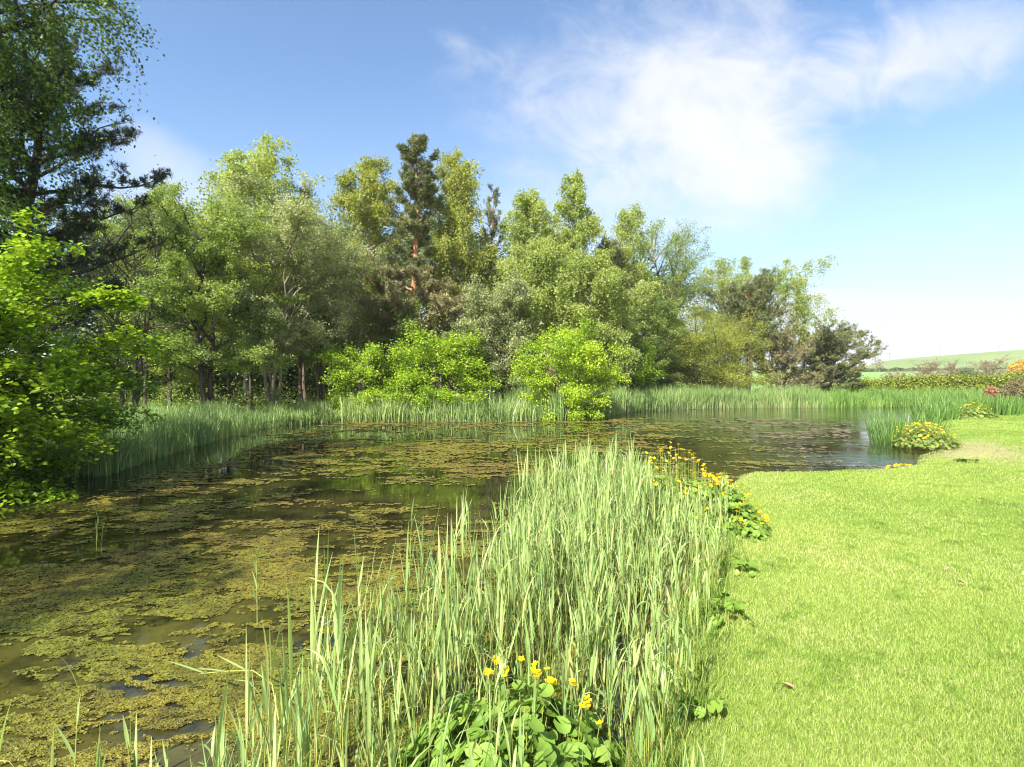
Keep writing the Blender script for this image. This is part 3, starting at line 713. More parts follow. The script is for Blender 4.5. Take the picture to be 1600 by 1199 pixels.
for i, (px, Y) in enumerate([(180, 44), (250, 47), (320, 45), (385, 48), (445, 46), (515, 48), (585, 46), (650, 48), (720, 47), (800, 48), (880, 47), (960, 50), (1035, 49), (1100, 52)]):
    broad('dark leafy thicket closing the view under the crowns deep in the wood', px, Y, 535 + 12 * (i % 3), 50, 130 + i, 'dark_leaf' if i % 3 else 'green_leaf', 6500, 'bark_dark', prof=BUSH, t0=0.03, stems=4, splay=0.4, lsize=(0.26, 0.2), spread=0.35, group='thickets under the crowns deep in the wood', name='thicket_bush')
TR = 'slim trunks standing between the bigger trees'
for i, (px, Y) in enumerate([(228, 26), (362, 30), (395, 29.5), (470, 31), (500, 29.5), (540, 32), (598, 33), (640, 31), (730, 33), (1000, 43), (1052, 47), (1145, 48.5), (1205, 50)]):
    broad('slim young tree with a bare lower stem at the front of the wood', px, Y, 420 + 40 * (i % 3), 26, 90 + i, 'green_leaf', 3500, 'bark_dark' if i % 3 else 'bark', t0=0.42, R0=0.10 + 0.05 * (i % 2), nl=18, group=TR, name='young_tree', lean=(rk.normal(0, 0.02), 0))

# left bank, near: hazel, weeping birch, big pine
make_tree('hazel_bush', 'bright green hazel with big round leaves hanging over the water at the left edge', 'hazel', -9.7, 8.7, 4.9, 2.6, [(0, 0.9), (0.3, 1.12), (0.6, 1.0), (0.85, 0.8), (1, 0.55)],
          'hazel_leaf', 'bark_dark', 101, 70000, (0.088, 0.95), t0=0.06, nl=80, up=(0, 42), droop=0.30, sub=10, sublen=0.40, spread=0.10, stems=6, splay=0.28, R0=0.09, broad=True, upn=1.5, wig=0.08, droop2=0.35, bright=-0.02, side=(0, 0.2))
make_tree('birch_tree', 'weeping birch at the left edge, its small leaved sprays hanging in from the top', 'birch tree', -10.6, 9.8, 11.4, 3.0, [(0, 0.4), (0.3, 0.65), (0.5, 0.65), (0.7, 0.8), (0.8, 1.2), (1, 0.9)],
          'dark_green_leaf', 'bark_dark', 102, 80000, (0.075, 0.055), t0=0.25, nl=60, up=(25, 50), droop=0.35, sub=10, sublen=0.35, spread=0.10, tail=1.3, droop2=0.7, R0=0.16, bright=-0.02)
make_tree('pine_tree', 'big dark pine on the left bank with long boughs against the sky', 'pine tree', -11.4, 13.0, 10.6, 2.85, [(0, 0.2), (0.35, 0.7), (0.5, 0.85), (0.65, 0.9), (0.8, 0.78), (1, 0.4)],
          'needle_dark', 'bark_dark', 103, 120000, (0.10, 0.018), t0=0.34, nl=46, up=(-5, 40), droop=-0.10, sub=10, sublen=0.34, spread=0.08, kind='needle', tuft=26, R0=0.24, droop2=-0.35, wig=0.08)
make_tree('pine_tree', 'second dark pine behind the weeping birch at the far left', 'pine tree', -19.5, 18.0, 9.0, 3.5, TALL,
          'needle_dark', 'bark_dark', 104, 70000, (0.14, 0.03), t0=0.25, nl=50, up=(-5, 45), droop=-0.10, sub=9, sublen=0.38, spread=0.1, kind='needle', tuft=16, R0=0.24, droop2=-0.3)
# trees outside the frame whose shade falls on the near water
make_tree('birch_tree', 'birch standing left of the view that shades the near water', 'birch tree', -11.0, -3.2, 13.0, 3.4, OVAL,
          'green_leaf', 'bark_birch', 105, 9000, (0.14, 0.11), t0=0.4, nl=26, up=(15, 45), droop=0.3, sub=6, spread=0.16, tail=0.8, R0=0.14)

# undergrowth in the wood
rng = np.random.default_rng(8)
mb = MB(); N = 60000
ux = rng.uniform(-32, 30, N); uy = rng.uniform(26, 52, N)
ok = (sdist(ux, uy) > 0.9) & (ux < 0.66 * uy + 0.5)
ux, uy = ux[ok], uy[ok]
hh = 0.25 + 1.5 * np.clip(fbm2(ux * 0.6, uy * 0.6, 3, 4) - 0.38, 0, 1) * 2.4
P = np.stack([ux, uy, gz(ux, uy) + rng.uniform(0, 1, len(ux)) * hh], 1)
leaves(mb, P, 0.16, 0.11, rng, 0.6, np.clip(rng.normal(0.5, 0.25, len(P)), 0, 1))
tag(mb.build('undergrowth', M['green_leaf']), 'low green undergrowth on the floor of the wood', 'undergrowth', kind='stuff')

# ------------------------------------------------------------------ reed beds round the pond
def strip(poly, n, seed, inner, outer):
    """n points within [inner, outer] metres of the shoreline piece poly (positive is land)"""
    rng = np.random.default_rng(seed); poly = np.array(poly, float)
    seg = np.linalg.norm(np.diff(poly, axis=0), axis=1); cum = np.concatenate([[0], np.cumsum(seg)])
    s = rng.uniform(0, cum[-1], n)
    x = np.interp(s, cum, poly[:, 0]); y = np.interp(s, cum, poly[:, 1])
    i = np.clip(np.searchsorted(cum, s) - 1, 0, len(seg) - 1)
    d = (poly[1:] - poly[:-1])[i]; d = d / np.linalg.norm(d, axis=1, keepdims=True)
    o = rng.uniform(inner, outer, n)
    x2 = x + d[:, 1] * -o; y2 = y + d[:, 0] * o
    return x2, y2, rng
def reed_bed(name, label, poly, n, seed, inner, outer, h, wdt, mat='reed_far', bias=0.0, cat='reeds', lean=0.10, bend=0.30, seg=3, dead=0.12, clump=0.35):
    x, y, rng = strip(poly, n, seed, inner, outer)
    zz = np.maximum(gz(x, y), -0.05)
    hv = h * (1 - clump + clump * 2 * fbm2(x * 0.9, y * 0.9, 3, seed)) * rng.uniform(0.65, 1.12, n)
    mb = MB()
    ti = np.clip(rng.normal(0.5 + bias, 0.17, n) + (fbm2(x * 0.5, y * 0.5, 2, seed + 3) - 0.5) * 0.5, 0, 0.95)
    blades(mb, np.stack([x, y, zz], 1), hv, wdt * rng.uniform(0.7, 1.3, n), rng, lean, bend, seg, ti)
    k = int(n * dead)
    blades(mb, np.stack([x[:k], y[:k], zz[:k]], 1), hv[:k] * 0.5, wdt * 0.8, rng, 0.05, 0.1, 2, np.full(k, 1.0))
    return tag(mb.build(name, M[mat]), label, cat, kind='stuff')
EDGE_L = [(-8.2, 10.6), (-8.9, 13.5), (-9.6, 17), (-10.2, 20.5), (-10.2, 23.6)]
EDGE_M = [(-10.2, 23.8), (-8.2, 25.6), (-4.9, 26.2), (-1.2, 26.0), (2.2, 27.4)]
EDGE_R = [(2.2, 27.2), (4.8, 30), (7.8, 35), (12.5, 39.2), (18, 41), (24, 41.6)]
EDGE_F = [(24, 41.6), (31, 42.4), (43, 47), (58, 53)]
reed_bed('reeds', 'shaded bluish green reeds along the left bank below the willow', EDGE_L, 10000, 201, -0.2, 3.2, 0.92, 0.022, 'reed', bias=-0.28, bend=0.4, seg=4)  # bias darkens the blade tint, putting the bank's shade into the colour
reed_bed('bank_grass', 'pale grass and nettles fringing the far shore below the wood', EDGE_M, 16000, 202, -0.1, 2.6, 0.75, 0.035, 'reed_far', bias=0.15, bend=0.6, clump=0.6)
reed_bed('reeds', 'scattered reeds standing in the shallows before the lime green bushes', EDGE_M[1:], 1500, 205, -0.3, 1.6, 1.35, 0.03, 'reed', bias=0.0, bend=0.35)
reed_bed('reeds', 'tall grey green reeds along the far shore right of the lime green bushes', EDGE_R, 24000, 203, -0.3, 3.6, 1.45, 0.042, 'reed_far', bias=0.06, dead=0.4, clump=0.5)
reed_bed('reeds', 'rich green sedge bed at the far right end of the pond below the hedge', EDGE_F, 18000, 204, -0.3, 4.2, 1.28, 0.045, 'iris', bias=0.15, dead=0.2, clump=0.5)

# ------------------------------------------------------------------ foreground reeds
rng = np.random.default_rng(302)
PATCH = np.array([(0.15, 1.1), (0.42, 1.9), (0.8, 2.7), (1.25, 3.6), (1.75, 4.6), (2.2, 5.5), (2.65, 6.5), (2.95, 7.6), (2.3, 8.1), (1.3, 8.4), (0.6, 7.7),
                  (0.25, 6.6), (-0.05, 5.4), (-0.4, 4.4), (-0.8, 3.7), (-1.15, 3.1), (-1.5, 2.6), (-1.9, 2.15), (-2.1, 1.7), (-1.2, 1.1)])
N = 6400
x = rng.uniform(-2.2, 3.1, N); y = rng.uniform(1.1, 8.2, N)
d = sdist(x, y, PATCH)
edge = np.clip(-d / 0.5, 0, 1)
pk = (d < np.where(y < 4, 0.12, 0.05)) & (rng.uniform(size=N) < 0.25 + 0.75 * edge)
# thin out towards the open water at the near left, and round the marigolds
pk &= rng.uniform(size=N) < np.where((y < 3.4) & (x < 0.25), 0.55, 0.95)
pk &= ~((((x - 0.05) / 0.42) ** 2 + ((y - 2.30) / 0.50) ** 2 < 1) & (rng.uniform(size=N) < 0.9))
pk &= ~((y < 2.0) & (x > -0.75))
pk &= rng.uniform(size=N) < np.where((x < -1.1) & (y < 3), 0.30, 1.0)
pk &= ~((y < 2.4) & (np.abs(x) < 0.42))
x, y = x[pk], y[pk]
x = np.concatenate([x, rng.uniform(-0.45, 0.75, 60)]); y = np.concatenate([y, rng.uniform(1.75, 2.9, 60)])
far_in = rng.uniform(size=len(x))
hh = 0.98 + 0.40 * fbm2(x * 1.1, y * 1.1, 3, 7)
hh *= rng.uniform(0.62, 1.15, len(x))
hh *= np.where((x > 1.6) & (y > 6.0), 0.88, 1.0)
hh *= 0.52 + 0.48 * np.clip(-sdist(x, y) / 0.75, 0, 1)
hh *= np.where(x + 0.35 * (3 - y) < -0.95, 0.70, 1.0)
hh = np.where((x < -0.9) & (y < 2.6), np.minimum(hh, 0.85), hh)
print('reed stems', len(x))
z = np.maximum(gz(x, y), -0.25) - 0.02
st_mb = MB(); st_mb = MB(); lf_mb = MB()
N = len(x)
az = rng.uniform(0, 6.283, N); ln_ = np.abs(rng.normal(0, 0.07, N)); sgn = np.stack([np.cos(az), np.sin(az)], 1)
s = np.linspace(0, 1, 4)
base = np.stack([x, y, z], 1)
def stem_pt(i, u):
    """points on stems i at heights u"""
    p = base[i].copy(); q = ln_[i] * hh[i] * u ** 1.6
    p[:, 0] += sgn[i, 0] * q; p[:, 1] += sgn[i, 1] * q; p[:, 2] += hh[i] * u * 0.80
    return p
ids = np.arange(N)
rings = []
for u, r in zip(s, (0.0042, 0.0036, 0.0028, 0.0015)):
    c = stem_pt(ids, np.full(N, u))
    for k in range(3):
        a_ = k * 2.094
        rings.append(c + np.array([math.cos(a_), math.sin(a_), 0]) * r)
V_ = np.stack(rings, 1)          # N,12,3
fs = []
for a_ in range(3):
    for k in range(3):
        fs.append([a_ * 3 + k, a_ * 3 + (k + 1) % 3, a_ * 3 + 3 + (k + 1) % 3, a_ * 3 + 3 + k])
fs = np.array(fs)
seg_t = np.repeat(np.array([0.25, 0.62, 0.78]), 3)
fa = (np.arange(N)[:, None, None] * 12 + fs[None]).reshape(-1, 4)
tt = np.clip((seg_t[None] + rng.normal(0, 0.12, N)[:, None]).ravel(), 0, 1)
st_mb.add(V_.reshape(-1, 3), fa, tt)
# old straw-coloured canes from last year
nd = N // 3
blades(st_mb, base[:nd] + rng.normal(0, 0.03, (nd, 3)) * np.array([1, 1, 0]), hh[:nd] * rng.uniform(0.25, 0.9, nd), 0.007, rng, 0.18, 0.1, 3, np.full(nd, 0.97))
for k, u0 in enumerate((0.26, 0.40, 0.53, 0.66, 0.78, 0.90, 1.0)):
    use = ids[rng.uniform(size=N) < (0.15, 0.45, 0.75, 0.9, 0.9, 0.9, 1.0)[k]]
    n = len(use)
    u = np.clip(u0 + rng.normal(0, 0.05, n), 0.1, 1.0)
    P = stem_pt(use, u)
    ln = hh[use] * rng.uniform(0.22, 0.36, n) * (1.0 if k < 6 else 0.85)
    wd = np.where(rng.uniform(size=n) < 0.3, 0.020, 0.0125) * rng.uniform(0.7, 1.2, n)
    e0 = np.abs(rng.normal(0.22 if k < 5 else 0.08, 0.12, n))
    flop = np.where(rng.uniform(size=n) < 0.18, rng.uniform(0.8, 2.0, n), 0.0)
    taz = rng.uniform(0, 6.283, n)
    ti = np.clip(rng.normal(0.44 + 0.03 * k, 0.22, n), 0, 1)
    blades(lf_mb, P, ln, wd, rng, 0.1, 0.12, 5, ti, az=taz, fold=True, e0=e0, flop=flop, blunt=1.3)
reeds = tag(lf_mb.build('reeds', M['reed']), 'dense tall pale green reeds in the foreground between lawn and water', 'reeds', kind='stuff')
st_mb.build('stems', M['reed_stem'], reeds)

# single reeds standing apart in the water
def lone_reed(px, py_base, h, seed, label, nl=4, lean_=0.03, name='reed'):
    rng = np.random.default_rng(seed)
    Y = EYE * F / (py_base - 600); x0 = X(px, Y)
    root = empty(name, (x0, Y, 0), label, 'reed', None)
    a = MB(); b = MB()
    P = np.array([(lean_ * h * u ** 1.5, 0.01 * u, -0.1 + (h + 0.1) * u) for u in np.linspace(0, 1, 6)])
    tube(a, P, np.linspace(0.005, 0.0015, 6), 4, 0.7)
    u = np.linspace(0.45, 0.97, nl)
    pts_ = np.stack([path_at(P, float(q)) for q in u])
    blades(b, pts_, h * rng.uniform(0.25, 0.4, nl), 0.016, rng, 0.2, 0.3, 5, rng.uniform(0.4, 0.8, nl), fold=True, e0=rng.uniform(0.15, 0.4, nl))
    a.build('stem', M['reed_stem'], root); b.build('leaf_blades', M['reed'], root)
lone_reed(150, 862, 0.38, 1, 'short lone reed standing in open water at the left')
lone_reed(158, 866, 0.26, 2, 'tiny reed shoot beside the short lone reed at the left', 3)
lone_reed(402, 980, 0.52, 3, 'tall lone reed in the algae left of the main reeds', 4, -0.02)
lone_reed(115, 1250, 0.50, 4, 'narrow reed shoot at the bottom left over the algae', 3)
lone_reed(640, 905, 0.62, 5, 'single reed rising from the water above the foreground clump', 4)
lone_reed(842, 790, 0.66, 6, 'dry looking reed at the water edge tip of the foreground clump', 4)
lone_reed(728, 870, 0.45, 7, 'slim reed just outside the middle of the clump', 3)
# a bent reed lying over the algae
root = empty('reed', (X(415, 3.05), 3.05, 0.05), 'broken reed bent flat over the algae near the bottom left', 'reed')
a = MB(); b = MB(); rng2 = np.random.default_rng(77)
P = np.array([(0.12, -0.10, -0.05), (0.05, -0.03, 0.12), (-0.08, 0.02, 0.17), (-0.26, 0.05, 0.15), (-0.40, 0.06, 0.13)])
tube(a, P, np.linspace(0.004, 0.002, 5), 4, 0.8)
for q, azq, l in ((0.55, 2.9, 0.22), (0.75, 3.4, 0.2), (0.95, 3.1, 0.24)):
    blades(b, path_at(P, q)[None], l, 0.018, rng2, 0.1, 0.1, 5, 0.7, az=np.array([azq]), fold=True, e0=np.array([1.25]))
a.build('stem', M['reed_stem'], root); b.build('leaf_blades', M['reed'], root)

# ------------------------------------------------------------------ marsh marigolds
def round_leaf(mb, c, nrm, size, rng, tint):
    """kidney-shaped leaf with a notch, slightly cupped"""
    nrm = nrm / np.linalg.norm(nrm); d = rng.normal(size=3); d -= nrm * (d @ nrm); d /= np.linalg.norm(d); b = np.cross(nrm, d)
    an = np.linspace(0.22, 2 * math.pi - 0.22, 13)
    rr = size * 0.5 * (1 + 0.10 * np.cos(an * 2) + rng.normal(0, 0.03, 13)); rr[0] *= 0.95; rr[-1] *= 0.95
    wav = rng.uniform(0.05, 0.20); ph = rng.uniform(0, 6.28)
    rim = c + rr[:, None] * (np.cos(an)[:, None] * d + np.sin(an)[:, None] * b) + nrm * (size * 0.5 * (0.16 + wav * np.sin(an * 2 + ph)))[:, None]
    mid = c + 0.5 * rr[:, None] * (np.cos(an)[:, None] * d + np.sin(an)[:, None] * b) + nrm * (size * 0.5 * (0.02 + wav * 0.4 * np.sin(an * 2 + ph)))[:, None]
    V_ = np.vstack([c[None] , mid, rim])
    tri = [(0, 1 + i, 2 + i) for i in range(12)]
    quad = [(1 + i, 14 + i, 15 + i, 2 + i) for i in range(12)]
    n0 = mb.n
    mb.add(V_, np.array(tri), tint)
    mb.f.append(np.array(quad) + n0); mb.t.append(np.full(12, tint))

def flower_meshes():
    mb = MB(); rng = np.random.default_rng(9)
    for k in range(5):
        a = k * 2 * math.pi / 5 + rng.normal(0, 0.05)
        d = np.array([math.cos(a), math.sin(a), 0]); b = np.array([-math.sin(a), math.cos(a), 0]); z = np.array([0, 0, 1.0])
        L = 0.019
        pts_ = [d * 0.001, d * L * 0.45 + b * L * 0.34 + z * L * 0.12, d * L * 0.85 + b * L * 0.36 + z * L * 0.30, d * L * 1.1 + z * L * 0.38,
                d * L * 0.85 - b * L * 0.36 + z * L * 0.30, d * L * 0.45 - b * L * 0.34 + z * L * 0.12, d * L * 0.6 + z * L * 0.06]
        mb.add(pts_, [(0, 1, 6), (1, 2, 6), (2, 3, 6), (3, 4, 6), (4, 5, 6), (5, 0, 6)], rng.uniform(0.2, 1, 6))
    pet = mb.build('flower', M['petal'])
    me = pet.data; bpy.data.objects.remove(pet)
    return me
FLOWER = flower_meshes()

def marigold(label, x, y, rx, ry, h, nleaf, nflow, seed, lsize=0.085, fscale=1.0, group='marsh marigold clumps round the pond', zb=None, leafz=0.0, name='marsh_marigold', ftop=0.35, fbox=None, mat='marigold_leaf'):
    rng = np.random.default_rng(seed)
    z0 = float(max(gz(np.array([x]), np.array([y]))[0], 0)) if zb is None else zb
    root = empty(name, (x, y, z0), label, 'marsh marigold' if nflow else 'leafy plant', group if nflow else None)
    lm = MB(); sm = MB()
    for i in range(nleaf):
        r = math.sqrt(rng.uniform()); a = rng.uniform(0, 6.283)
        px, py_ = rx * r * math.cos(a), ry * r * math.sin(a)
        top = h * (1 - 0.75 * r ** 2.2)
        zz = top * rng.uniform(0.45, 1.0)
        c = np.array([px, py_, zz])
        nr = np.array([math.cos(a) * r * 0.9, math.sin(a) * r * 0.9, 0.9]) + rng.normal(0, 0.33, 3)
        nr[2] = abs(nr[2]) + 0.1
        round_leaf(lm, c, nr, lsize * rng.uniform(0.55, 1.25), rng, float(np.clip(rng.normal(0.5, 0.22), 0, 1)))
        if i % 2 == 0:
            tube(sm, [(px * 0.7, py_ * 0.7, -0.03), (px * 0.9, py_ * 0.9, zz * 0.6), tuple(c - np.array([0, 0, 0.004]))], [0.0035, 0.003, 0.0022], 4, 0.55)
    for i in range(nflow):
        if fbox is not None:
            px, py_ = rng.uniform(fbox[0], fbox[1]), rng.uniform(fbox[2], fbox[3])
        else:
            r = math.sqrt(rng.uniform(0, 0.95)); a = rng.uniform(0, 6.283); px, py_ = rx * r * math.cos(a), ry * r * math.sin(a)
        rr = min(1.0, math.hypot(px / rx, py_ / ry))
        zz = h * (1 - 0.75 * rr ** 2.2) * rng.uniform(0.95, 1.15) + rng.uniform(0.0, ftop) * h * 0.5 + 0.02
        f = bpy.data.objects.new('flower', FLOWER); C.objects.link(f); f.parent = root
        f.location = (px, py_, zz); f.rotation_euler = (rng.normal(-0.1, 0.45), rng.normal(0, 0.45), rng.uniform(0, 6.28))
        sc_ = fscale * rng.uniform(0.75, 1.25); f.scale = (sc_, sc_, sc_)
        tube(sm, [(px * 0.6, py_ * 0.6, 0), (px * 0.95, py_ * 0.95, zz * 0.6), (px, py_, zz - 0.002)], [0.003, 0.0025, 0.0015], 4, 0.5)
    sm.build('stalks', M['reed_stem'], root); lm.build('foliage', M[mat], root, smooth=True)
    return root
marigold('leafy marsh marigold clump with yellow flowers at the bottom of the reeds', 0.0, 2.44, 0.52, 0.45, 0.45, 620, 26, 401, 0.08, 1.0, zb=0.02, ftop=0.15, fbox=(-0.12, 0.40, -0.1, 0.40))
marigold('large round leaved marigold clump full of flowers between reeds and lawn', 2.5, 6.4, 0.40, 0.80, 0.54, 760, 100, 402, 0.08, 1.1, zb=0.10)
marigold('patch of marigold flowers half hidden behind the reed tops', 2.15, 7.2, 0.66, 0.6, 0.84, 260, 100, 403, 0.09, 1.15, zb=0.0)
marigold('big mound of yellow marigolds beside irises on the right bank', 11.75, 15.35, 0.80, 0.75, 0.60, 520, 100, 404, 0.11, 1.5, mat='green_leaf', zb=0.02)
marigold('loose marigold flowers behind the front of the right bank mound', 12.35, 16.4, 0.75, 0.7, 0.55, 300, 75, 405, 0.11, 1.5, mat='green_leaf', zb=0.02)
marigold('low sprig of marigolds in the shallow corner by the lawn edge', 7.9, 10.95, 0.42, 0.18, 0.14, 60, 34, 406, 0.06, 1.5, zb=0.03)
marigold('pale yellow green marigold clump by the irises on the far right bank', 22.3, 26.0, 1.0, 0.6, 0.7, 260, 60, 407, 0.14, 1.7, mat='green_leaf', zb=0.1)
marigold('small plant of heart shaped leaves at the reed edge nearest the camera', 0.92, 2.65, 0.13, 0.13, 0.20, 16, 0, 408, 0.085, zb=0.16, name='leafy_plant')
marigold('heart leaved plant on the bank halfway along the reeds', 1.50, 3.72, 0.18, 0.20, 0.26, 26, 0, 409, 0.085, zb=0.14, name='leafy_plant')
marigold('heart leaved plant in the long grass below the large marigold clump', 1.98, 4.75, 0.16, 0.2, 0.22, 22, 0, 410, 0.08, zb=0.14, name='leafy_plant')

# ------------------------------------------------------------------ irises
def iris(label, x, y, rad, n, h, seed, wd=0.03, group='iris clumps on the right bank', bias=0.0):
    rng = np.random.default_rng(seed)
    r = rad * np.sqrt(rng.uniform(size=n)); a = rng.uniform(0, 6.283, n)
    P = np.stack([r * np.cos(a), r * np.sin(a), np.zeros(n) - 0.03], 1)
    mb = MB()
    blades(mb, P, h * rng.uniform(0.6, 1.1, n), wd * rng.uniform(0.7, 1.2, n), rng, 0.10, 0.16, 5, np.clip(rng.normal(0.5 + bias, 0.2, n), 0, 1), az=a + rng.normal(0, 0.6, n),
           e0=np.abs(rng.normal(0.05, 0.06, n)) + 0.22 * r / rad)
    o = mb.build('iris_clump', M['iris'], loc=(x, y, max(float(gz(np.array([x]), np.array([y]))[0]), 0)))
    tag(o, label, 'iris', group)
iris('dark iris blades splaying over the water left of the marigold mound', 11.35, 16.2, 0.50, 90, 0.85, 501, bias=-0.2)
iris('upright irises rising behind the yellow marigold mound', 12.35, 17.3, 0.75, 220, 1.12, 502)
iris('bluish irises right of the marigold mound at the lawn edge', 14.4, 19.3, 0.9, 150, 0.8, 503, 0.035)
iris('dark green iris clump left of the pale marigolds on the far right bank', 19.9, 25.2, 0.75, 170, 1.0, 504, 0.04, bias=-0.15)
for i, (x_, y_) in enumerate([(21.4, 27.3), (23.2, 28.5), (24.8, 29.2), (26.4, 30.0), (28.2, 31.0), (30.2, 32.2), (25.6, 28.6), (27.4, 29.6)]):
    iris('iris clump in the row at the far corner of the lawn', x_, y_, 1.0, 230, 1.15, 510 + i, 0.045, group='irises in a row at the far corner of the lawn')

# ------------------------------------------------------------------ lawn grass
rng = np.random.default_rng(601)
mb = MB()
N = 560000
y = 1.9 * (30 / 1.9) ** (rng.uniform(size=N) ** 1.25)
x = rng.uniform(-0.05, 1.0, N) * y
d = sdist(x, y)
keep = (d > 0.04) & ~((y > 29))
x, y, d = x[keep], y[keep], d[keep]; n = len(x)
z = gz(x, y)
clov = 0.4 * fbm2(x * 1.6, y * 1.6, 3, 12) + 0.6 * fbm2(x * 5.5, y * 5.5, 3, 19)
patch = fbm2(x * 0.45, y * 0.45, 3, 15)
strawd = np.exp(-(((x - 11.9) - 0.575 * (y - 14)) / 1.4) ** 2 - ((y - 14.0) / 3) ** 2)
k2 = rng.uniform(size=n) > strawd * 0.8
x, y, z, d, clov, patch = x[k2], y[k2], z[k2], d[k2], clov[k2], patch[k2]; n = len(x)
edge_g = np.clip(1 - d / (0.45), 0, 1) * np.clip((8.5 - y) / 2, 0, 1)
h = (0.018 + 0.014 * rng.uniform(size=n) + 0.014 * clov) * (1 + np.clip(y - 6, 0, 10) * 0.03) + edge_g * rng.uniform(0.0, 0.16, n)
wd = 0.0010 + 0.0009 * y
stripe = 0.05 * np.sin((x - 0.35 * y) * 2.2)
ti = np.clip(rng.normal(0.50, 0.16, n) + (patch - 0.5) * 0.9 - np.clip(clov - 0.57, 0, 1) * 2.8 + stripe + 0.012 * np.clip(y, 0, 12), 0, 0.95)
ti = np.where(rng.uniform(size=n) < 0.05, 1.0, ti)
blades(mb, np.stack([x, y, z - 0.004], 1), h, wd, rng, 0.55, 0.7, 2, ti)
tag(mb.build('lawn_grass', M['grass']), 'short mown bright green grass of the lawn', 'grass', kind='stuff')
# long grass along the bank between lawn and reeds
mb = MB(); N = 60000
y = rng.uniform(1.6, 7.5, N); x = rng.uniform(0, 3.6, N); d = sdist(x, y)
k = (np.abs(d - 0.08) < 0.30 * rng.uniform(0.2, 1, N)); x, y = x[k], y[k]; n = len(x)
blades(mb, np.stack([x, y, gz(x, y) - 0.01], 1), rng.uniform(0.06, 0.26, n), 0.005, rng, 0.25, 0.6, 3, np.clip(rng.normal(0.45, 0.2, n), 0, 1))
tag(mb.build('long_grass', M['grass']), 'uncut long grass along the edge between the lawn and the foreground reeds', 'grass', kind='stuff')

# small things on the lawn
def fallen_leaf(px, py, s, rz, label):
    Y = (EYE - LAWN - 0.03) * F / (py - 600); mb = MB()
    o = LEAF_OUT
    V_ = [(s * (a_ - 0.4), s * b_ * 0.6, 0.012 * abs(b_) * 2) for a_, b_ in o]
    mb.add(V_, [(0, 1, 2, 3, 4), (0, 4, 5, 6, 7)])
    ob = mb.build('fallen_leaf', M['petal_pink'], loc=(X(px, Y), Y, LAWN + 0.035)); ob.rotation_euler = (0.2, 0.1, rz)
    tag(ob, label, 'fallen leaf', 'fallen leaves on the lawn')
fallen_leaf(1481, 890, 0.06, 0.4, 'small pink fallen leaf on the lawn, the upper of the close pair')
fallen_leaf(1504, 912, 0.07, 1.6, 'small pink fallen leaf on the lawn, the lower of the close pair')
fallen_leaf(1232, 1074, 0.06, 2.2, 'orange fallen leaf on the lawn not far from the reeds')
mb = MB(); r2 = np.random.default_rng(3)
broad_leaves(mb, r2.normal(0, 1, (26, 3)) * np.array([0.07, 0.04, 0.0]) + np.array([0, 0, 0.04]), 0.07, r2, 1.2, r2.uniform(0, 0.5, 26))
tag(mb.build('lawn_weed', M['dark_leaf'], loc=(X(1508, 11.3), 11.3, LAWN + 0.01)), 'dark low weed alone on the lawn near the worn bank', 'weed')

# ------------------------------------------------------------------ hedge and the country beyond
def mound(name, label, cat, pts_, n, lsize, mat, seed, twig=None, group=None):
    """leafy mass; pts_ are (x, y, rx, ry, h) lobes"""
    rng = np.random.default_rng(seed); mb = MB(); tw = MB()
    x0, y0 = pts_[0][0], pts_[0][1]
    root = empty(name, (x0, y0, 0.1), label, cat, group)
    ar = np.array([p_[2] * p_[4] + p_[2] * p_[3] for p_ in pts_]); ar = ar / ar.sum()
    for (cx, cy, rx, ry, h), f in zip(pts_, ar):
        k = int(n * f); u = norm(rng.normal(size=(k, 3))); u[:, 2] = np.abs(u[:, 2])
        rr = rng.uniform(0.55, 1.03, (k, 1)) ** 0.6
        lump = 0.85 + 0.35 * fbm2(np.arctan2(u[:, 1], u[:, 0]) * 2.5 + cx, u[:, 2] * 4, 3, seed)
        P = u * rr * np.array([rx, ry, h]) * lump[:, None] + np.array([cx - x0, cy - y0, 0])
        leaves(mb, P, lsize, lsize * 0.7, rng, 0.4, np.clip(rng.normal(0.5, 0.22, k), 0, 1))
        for q in range(10):
            a = rng.uniform(0, 6.283)
            tube(tw, [(cx - x0, cy - y0, -0.2), (cx - x0 + 0.5 * rx * math.cos(a), cy - y0 + 0.5 * ry * math.sin(a), h * 0.5), (cx - x0 + 0.85 * rx * math.cos(a), cy - y0 + 0.85 * ry * math.sin(a), h * 0.8)], [0.05, 0.03, 0.01], 4)
    tw.build('branches', M['bark_dark'], root); mb.build('foliage', M[mat], root)
lobes = []
rr_ = np.random.default_rng(31)
for i in range(26):
    f = i / 25; px = 1335 + 300 * f; Y = 56 - 6 * f
    lobes.append((X(px, Y), Y, 1.5, 1.0, (2.15 + 0.6 * f + rr_.normal(0, 0.12))))
mound('hedge', 'long yellow green clipped hedge behind the sedges at the right', 'hedge', lobes, 42000, 0.20, 'hedge', 701)
mound('brown_bush', 'rounded brownish bush at the right edge in front of the hedge', 'bush', [(X(1600, 44), 44, 1.8, 1.5, 2.2), (X(1645, 44), 44, 2.2, 1.6, 2.4)], 16000, 0.14, 'hedge_brown', 702)
mound('copper_bush', 'small copper coloured bush in front of the hedge near the brown bush', 'bush', [(X(1549, 46), 46, 0.7, 0.6, 1.55)], 1500, 0.14, 'copper_leaf', 703)
mound('gorse', 'orange yellow flowering gorse on the hillside at the right edge', 'gorse', [(X(1606, 170), 170, 5, 4, 4.0), (X(1584, 170), 168, 3.0, 3, 2.4), (X(1594, 170), 169, 2.6, 3, 3.4), (X(1636, 170), 170, 7, 5, 6.5)], 15000, 0.55, 'gorse', 704)
for o_ in bpy.data.objects:
    if o_.name == 'gorse': o_.location.z = float(hz(np.array([o_.location.x]), np.array([170.0]))[0]) + 0.6
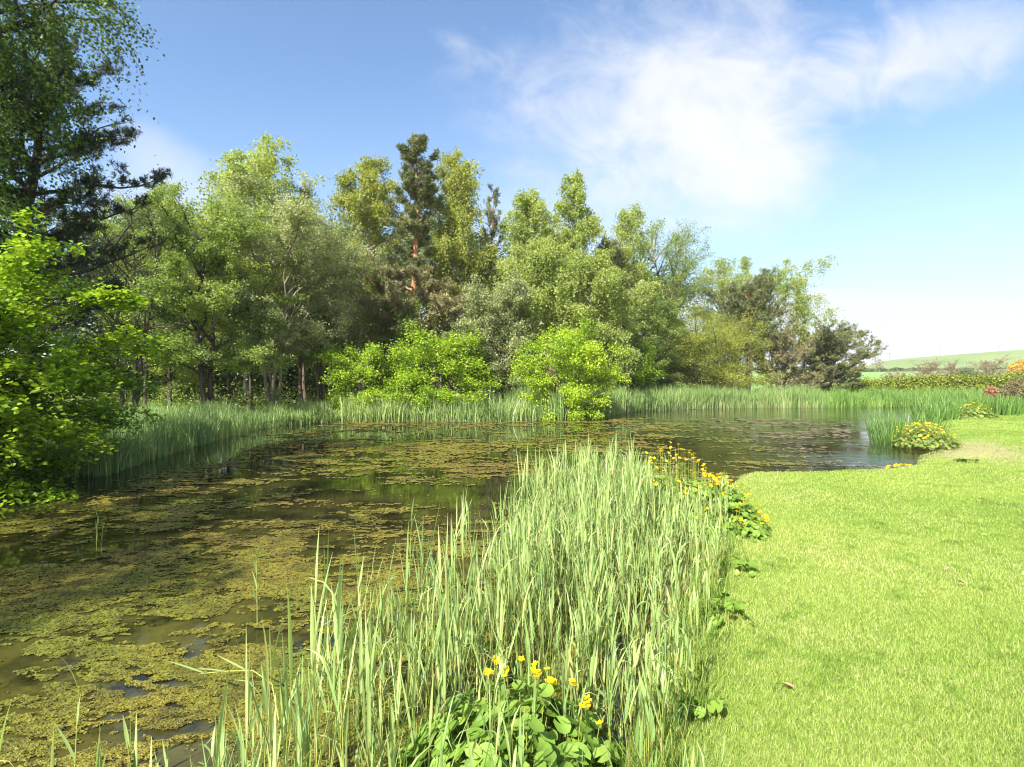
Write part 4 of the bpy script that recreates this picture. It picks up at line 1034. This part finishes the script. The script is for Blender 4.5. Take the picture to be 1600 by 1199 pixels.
mound('blackthorn', 'dark small bush on the slope left of the gorse', 'bush', [(X(1506, 150), 150, 4.2, 2, 1.8), (X(1518, 150), 150, 3, 2, 1.5)], 3500, 0.5, 'dark_leaf', 705)
bpy.data.objects['blackthorn'].location.z = float(hz(np.array([X(1506, 150)]), np.array([150.0]))[0]) + 0.2
mound('field_hedge', 'dark thin hedge line between the two far fields', 'hedge', [(X(1330 + 9 * i, 252), 252, 4, 1.5, 1.2 + 0.5 * (i % 3)) for i in range(34)], 16000, 0.8, 'dark_leaf', 706)
bpy.data.objects['field_hedge'].location.z = float(hz(np.array([X(1400, 252)]), np.array([252.0]))[0]) - 0.3

def bare(label, px, Y, top, half, seed, **k):
    zb = float(hz(np.array([X(px, Y)]), np.array([Y]))[0]) if Y > 60 else 0.2
    H = Z(top, Y) - zb
    kw = dict(t0=0.22, stems=3, splay=0.14, nl=42, sub=8, up=(30, 65), R0=0.012 * H * 1.6, kind='bare', wig=0.14, zb=zb)
    kw.update(k)
    return make_tree('bare_tree', label, 'bare tree', X(px, Y), Y, H, half * Y / F, BUSH, 'hedge_brown', 'bark_twig', seed, 0, group='bare trees beyond the hedge', **kw)
bare('wide leafless tree with spreading boughs, the middle one beyond the hedge', 1455, 80, 561, 27, 801)
bare('narrower leafless tree just right of the widest bare tree', 1486, 84, 563, 13, 802)
bare('leafless tree with pinkish twigs, the rightmost one beyond the hedge', 1547, 78, 556, 28, 803, nl=50)
bare('low twiggy leafless thicket at the left end beyond the hedge', 1403, 72, 580, 20, 804)
bare('small far leafless tree on the field below the skyline, left one', 1368, 240, 558, 9, 805, stems=1, nl=18)
bare('small far leafless tree on the field below the skyline, right one', 1374, 240, 559, 8, 806, stems=1, nl=18)

def power_pole(label, px, Y, top, double):
    x0 = X(px, Y); zb = float(hz(np.array([x0]), np.array([Y]))[0]); H = Z(top, Y) - zb
    root = empty('power_pole', (x0, Y, zb), label, 'power pole', 'power poles on the skyline')
    mb = MB(); sp_ = (-1.3, 1.3) if double else (0,)
    for s_ in sp_: tube(mb, [(s_, 0, -1), (s_, 0, H)], [0.22, 0.16], 8)
    mb.build('post', M['pole'], root)
    mb = MB(); tube(mb, [(-2.6, 0, H - 0.6), (2.6, 0, H - 0.6)], [0.13, 0.13], 6); mb.build('crossarm', M['pole'], root)
    mb = MB()
    for s_ in (-2.3, 0, 2.3): tube(mb, [(s_, 0, H - 0.45), (s_, 0, H + 0.35)], [0.12, 0.08], 6)
    mb.build('insulator', M['wire'], root)
power_pole('twin legged power pole on the skyline nearest the trees', 1387, 430, 552, True)
power_pole('single power pole in the middle of the skyline', 1470, 430, 545, False)
power_pole('short single power pole near the right end of the skyline', 1561, 430, 541, False)

# ------------------------------------------------------------------ haze over the valley
bpy.ops.mesh.primitive_cube_add(size=1)
hb = bpy.context.object; hb.name = 'haze'
hb.scale = (3000, 2500, 75); hb.location = (150, 550, 75 / 2 - 15)
m, t, out = new_mat('haze')
pv = t.n('ShaderNodeVolumePrincipled', None, Color=(0.95, 0.97, 1.0), Density=0.00028, Anisotropy=0.0)
m.node_tree.links.new(pv.outputs[0], out.inputs[1])
hb.data.materials.append(m)
tag(hb, 'thin pale air fading the far hills', 'haze', kind='stuff')
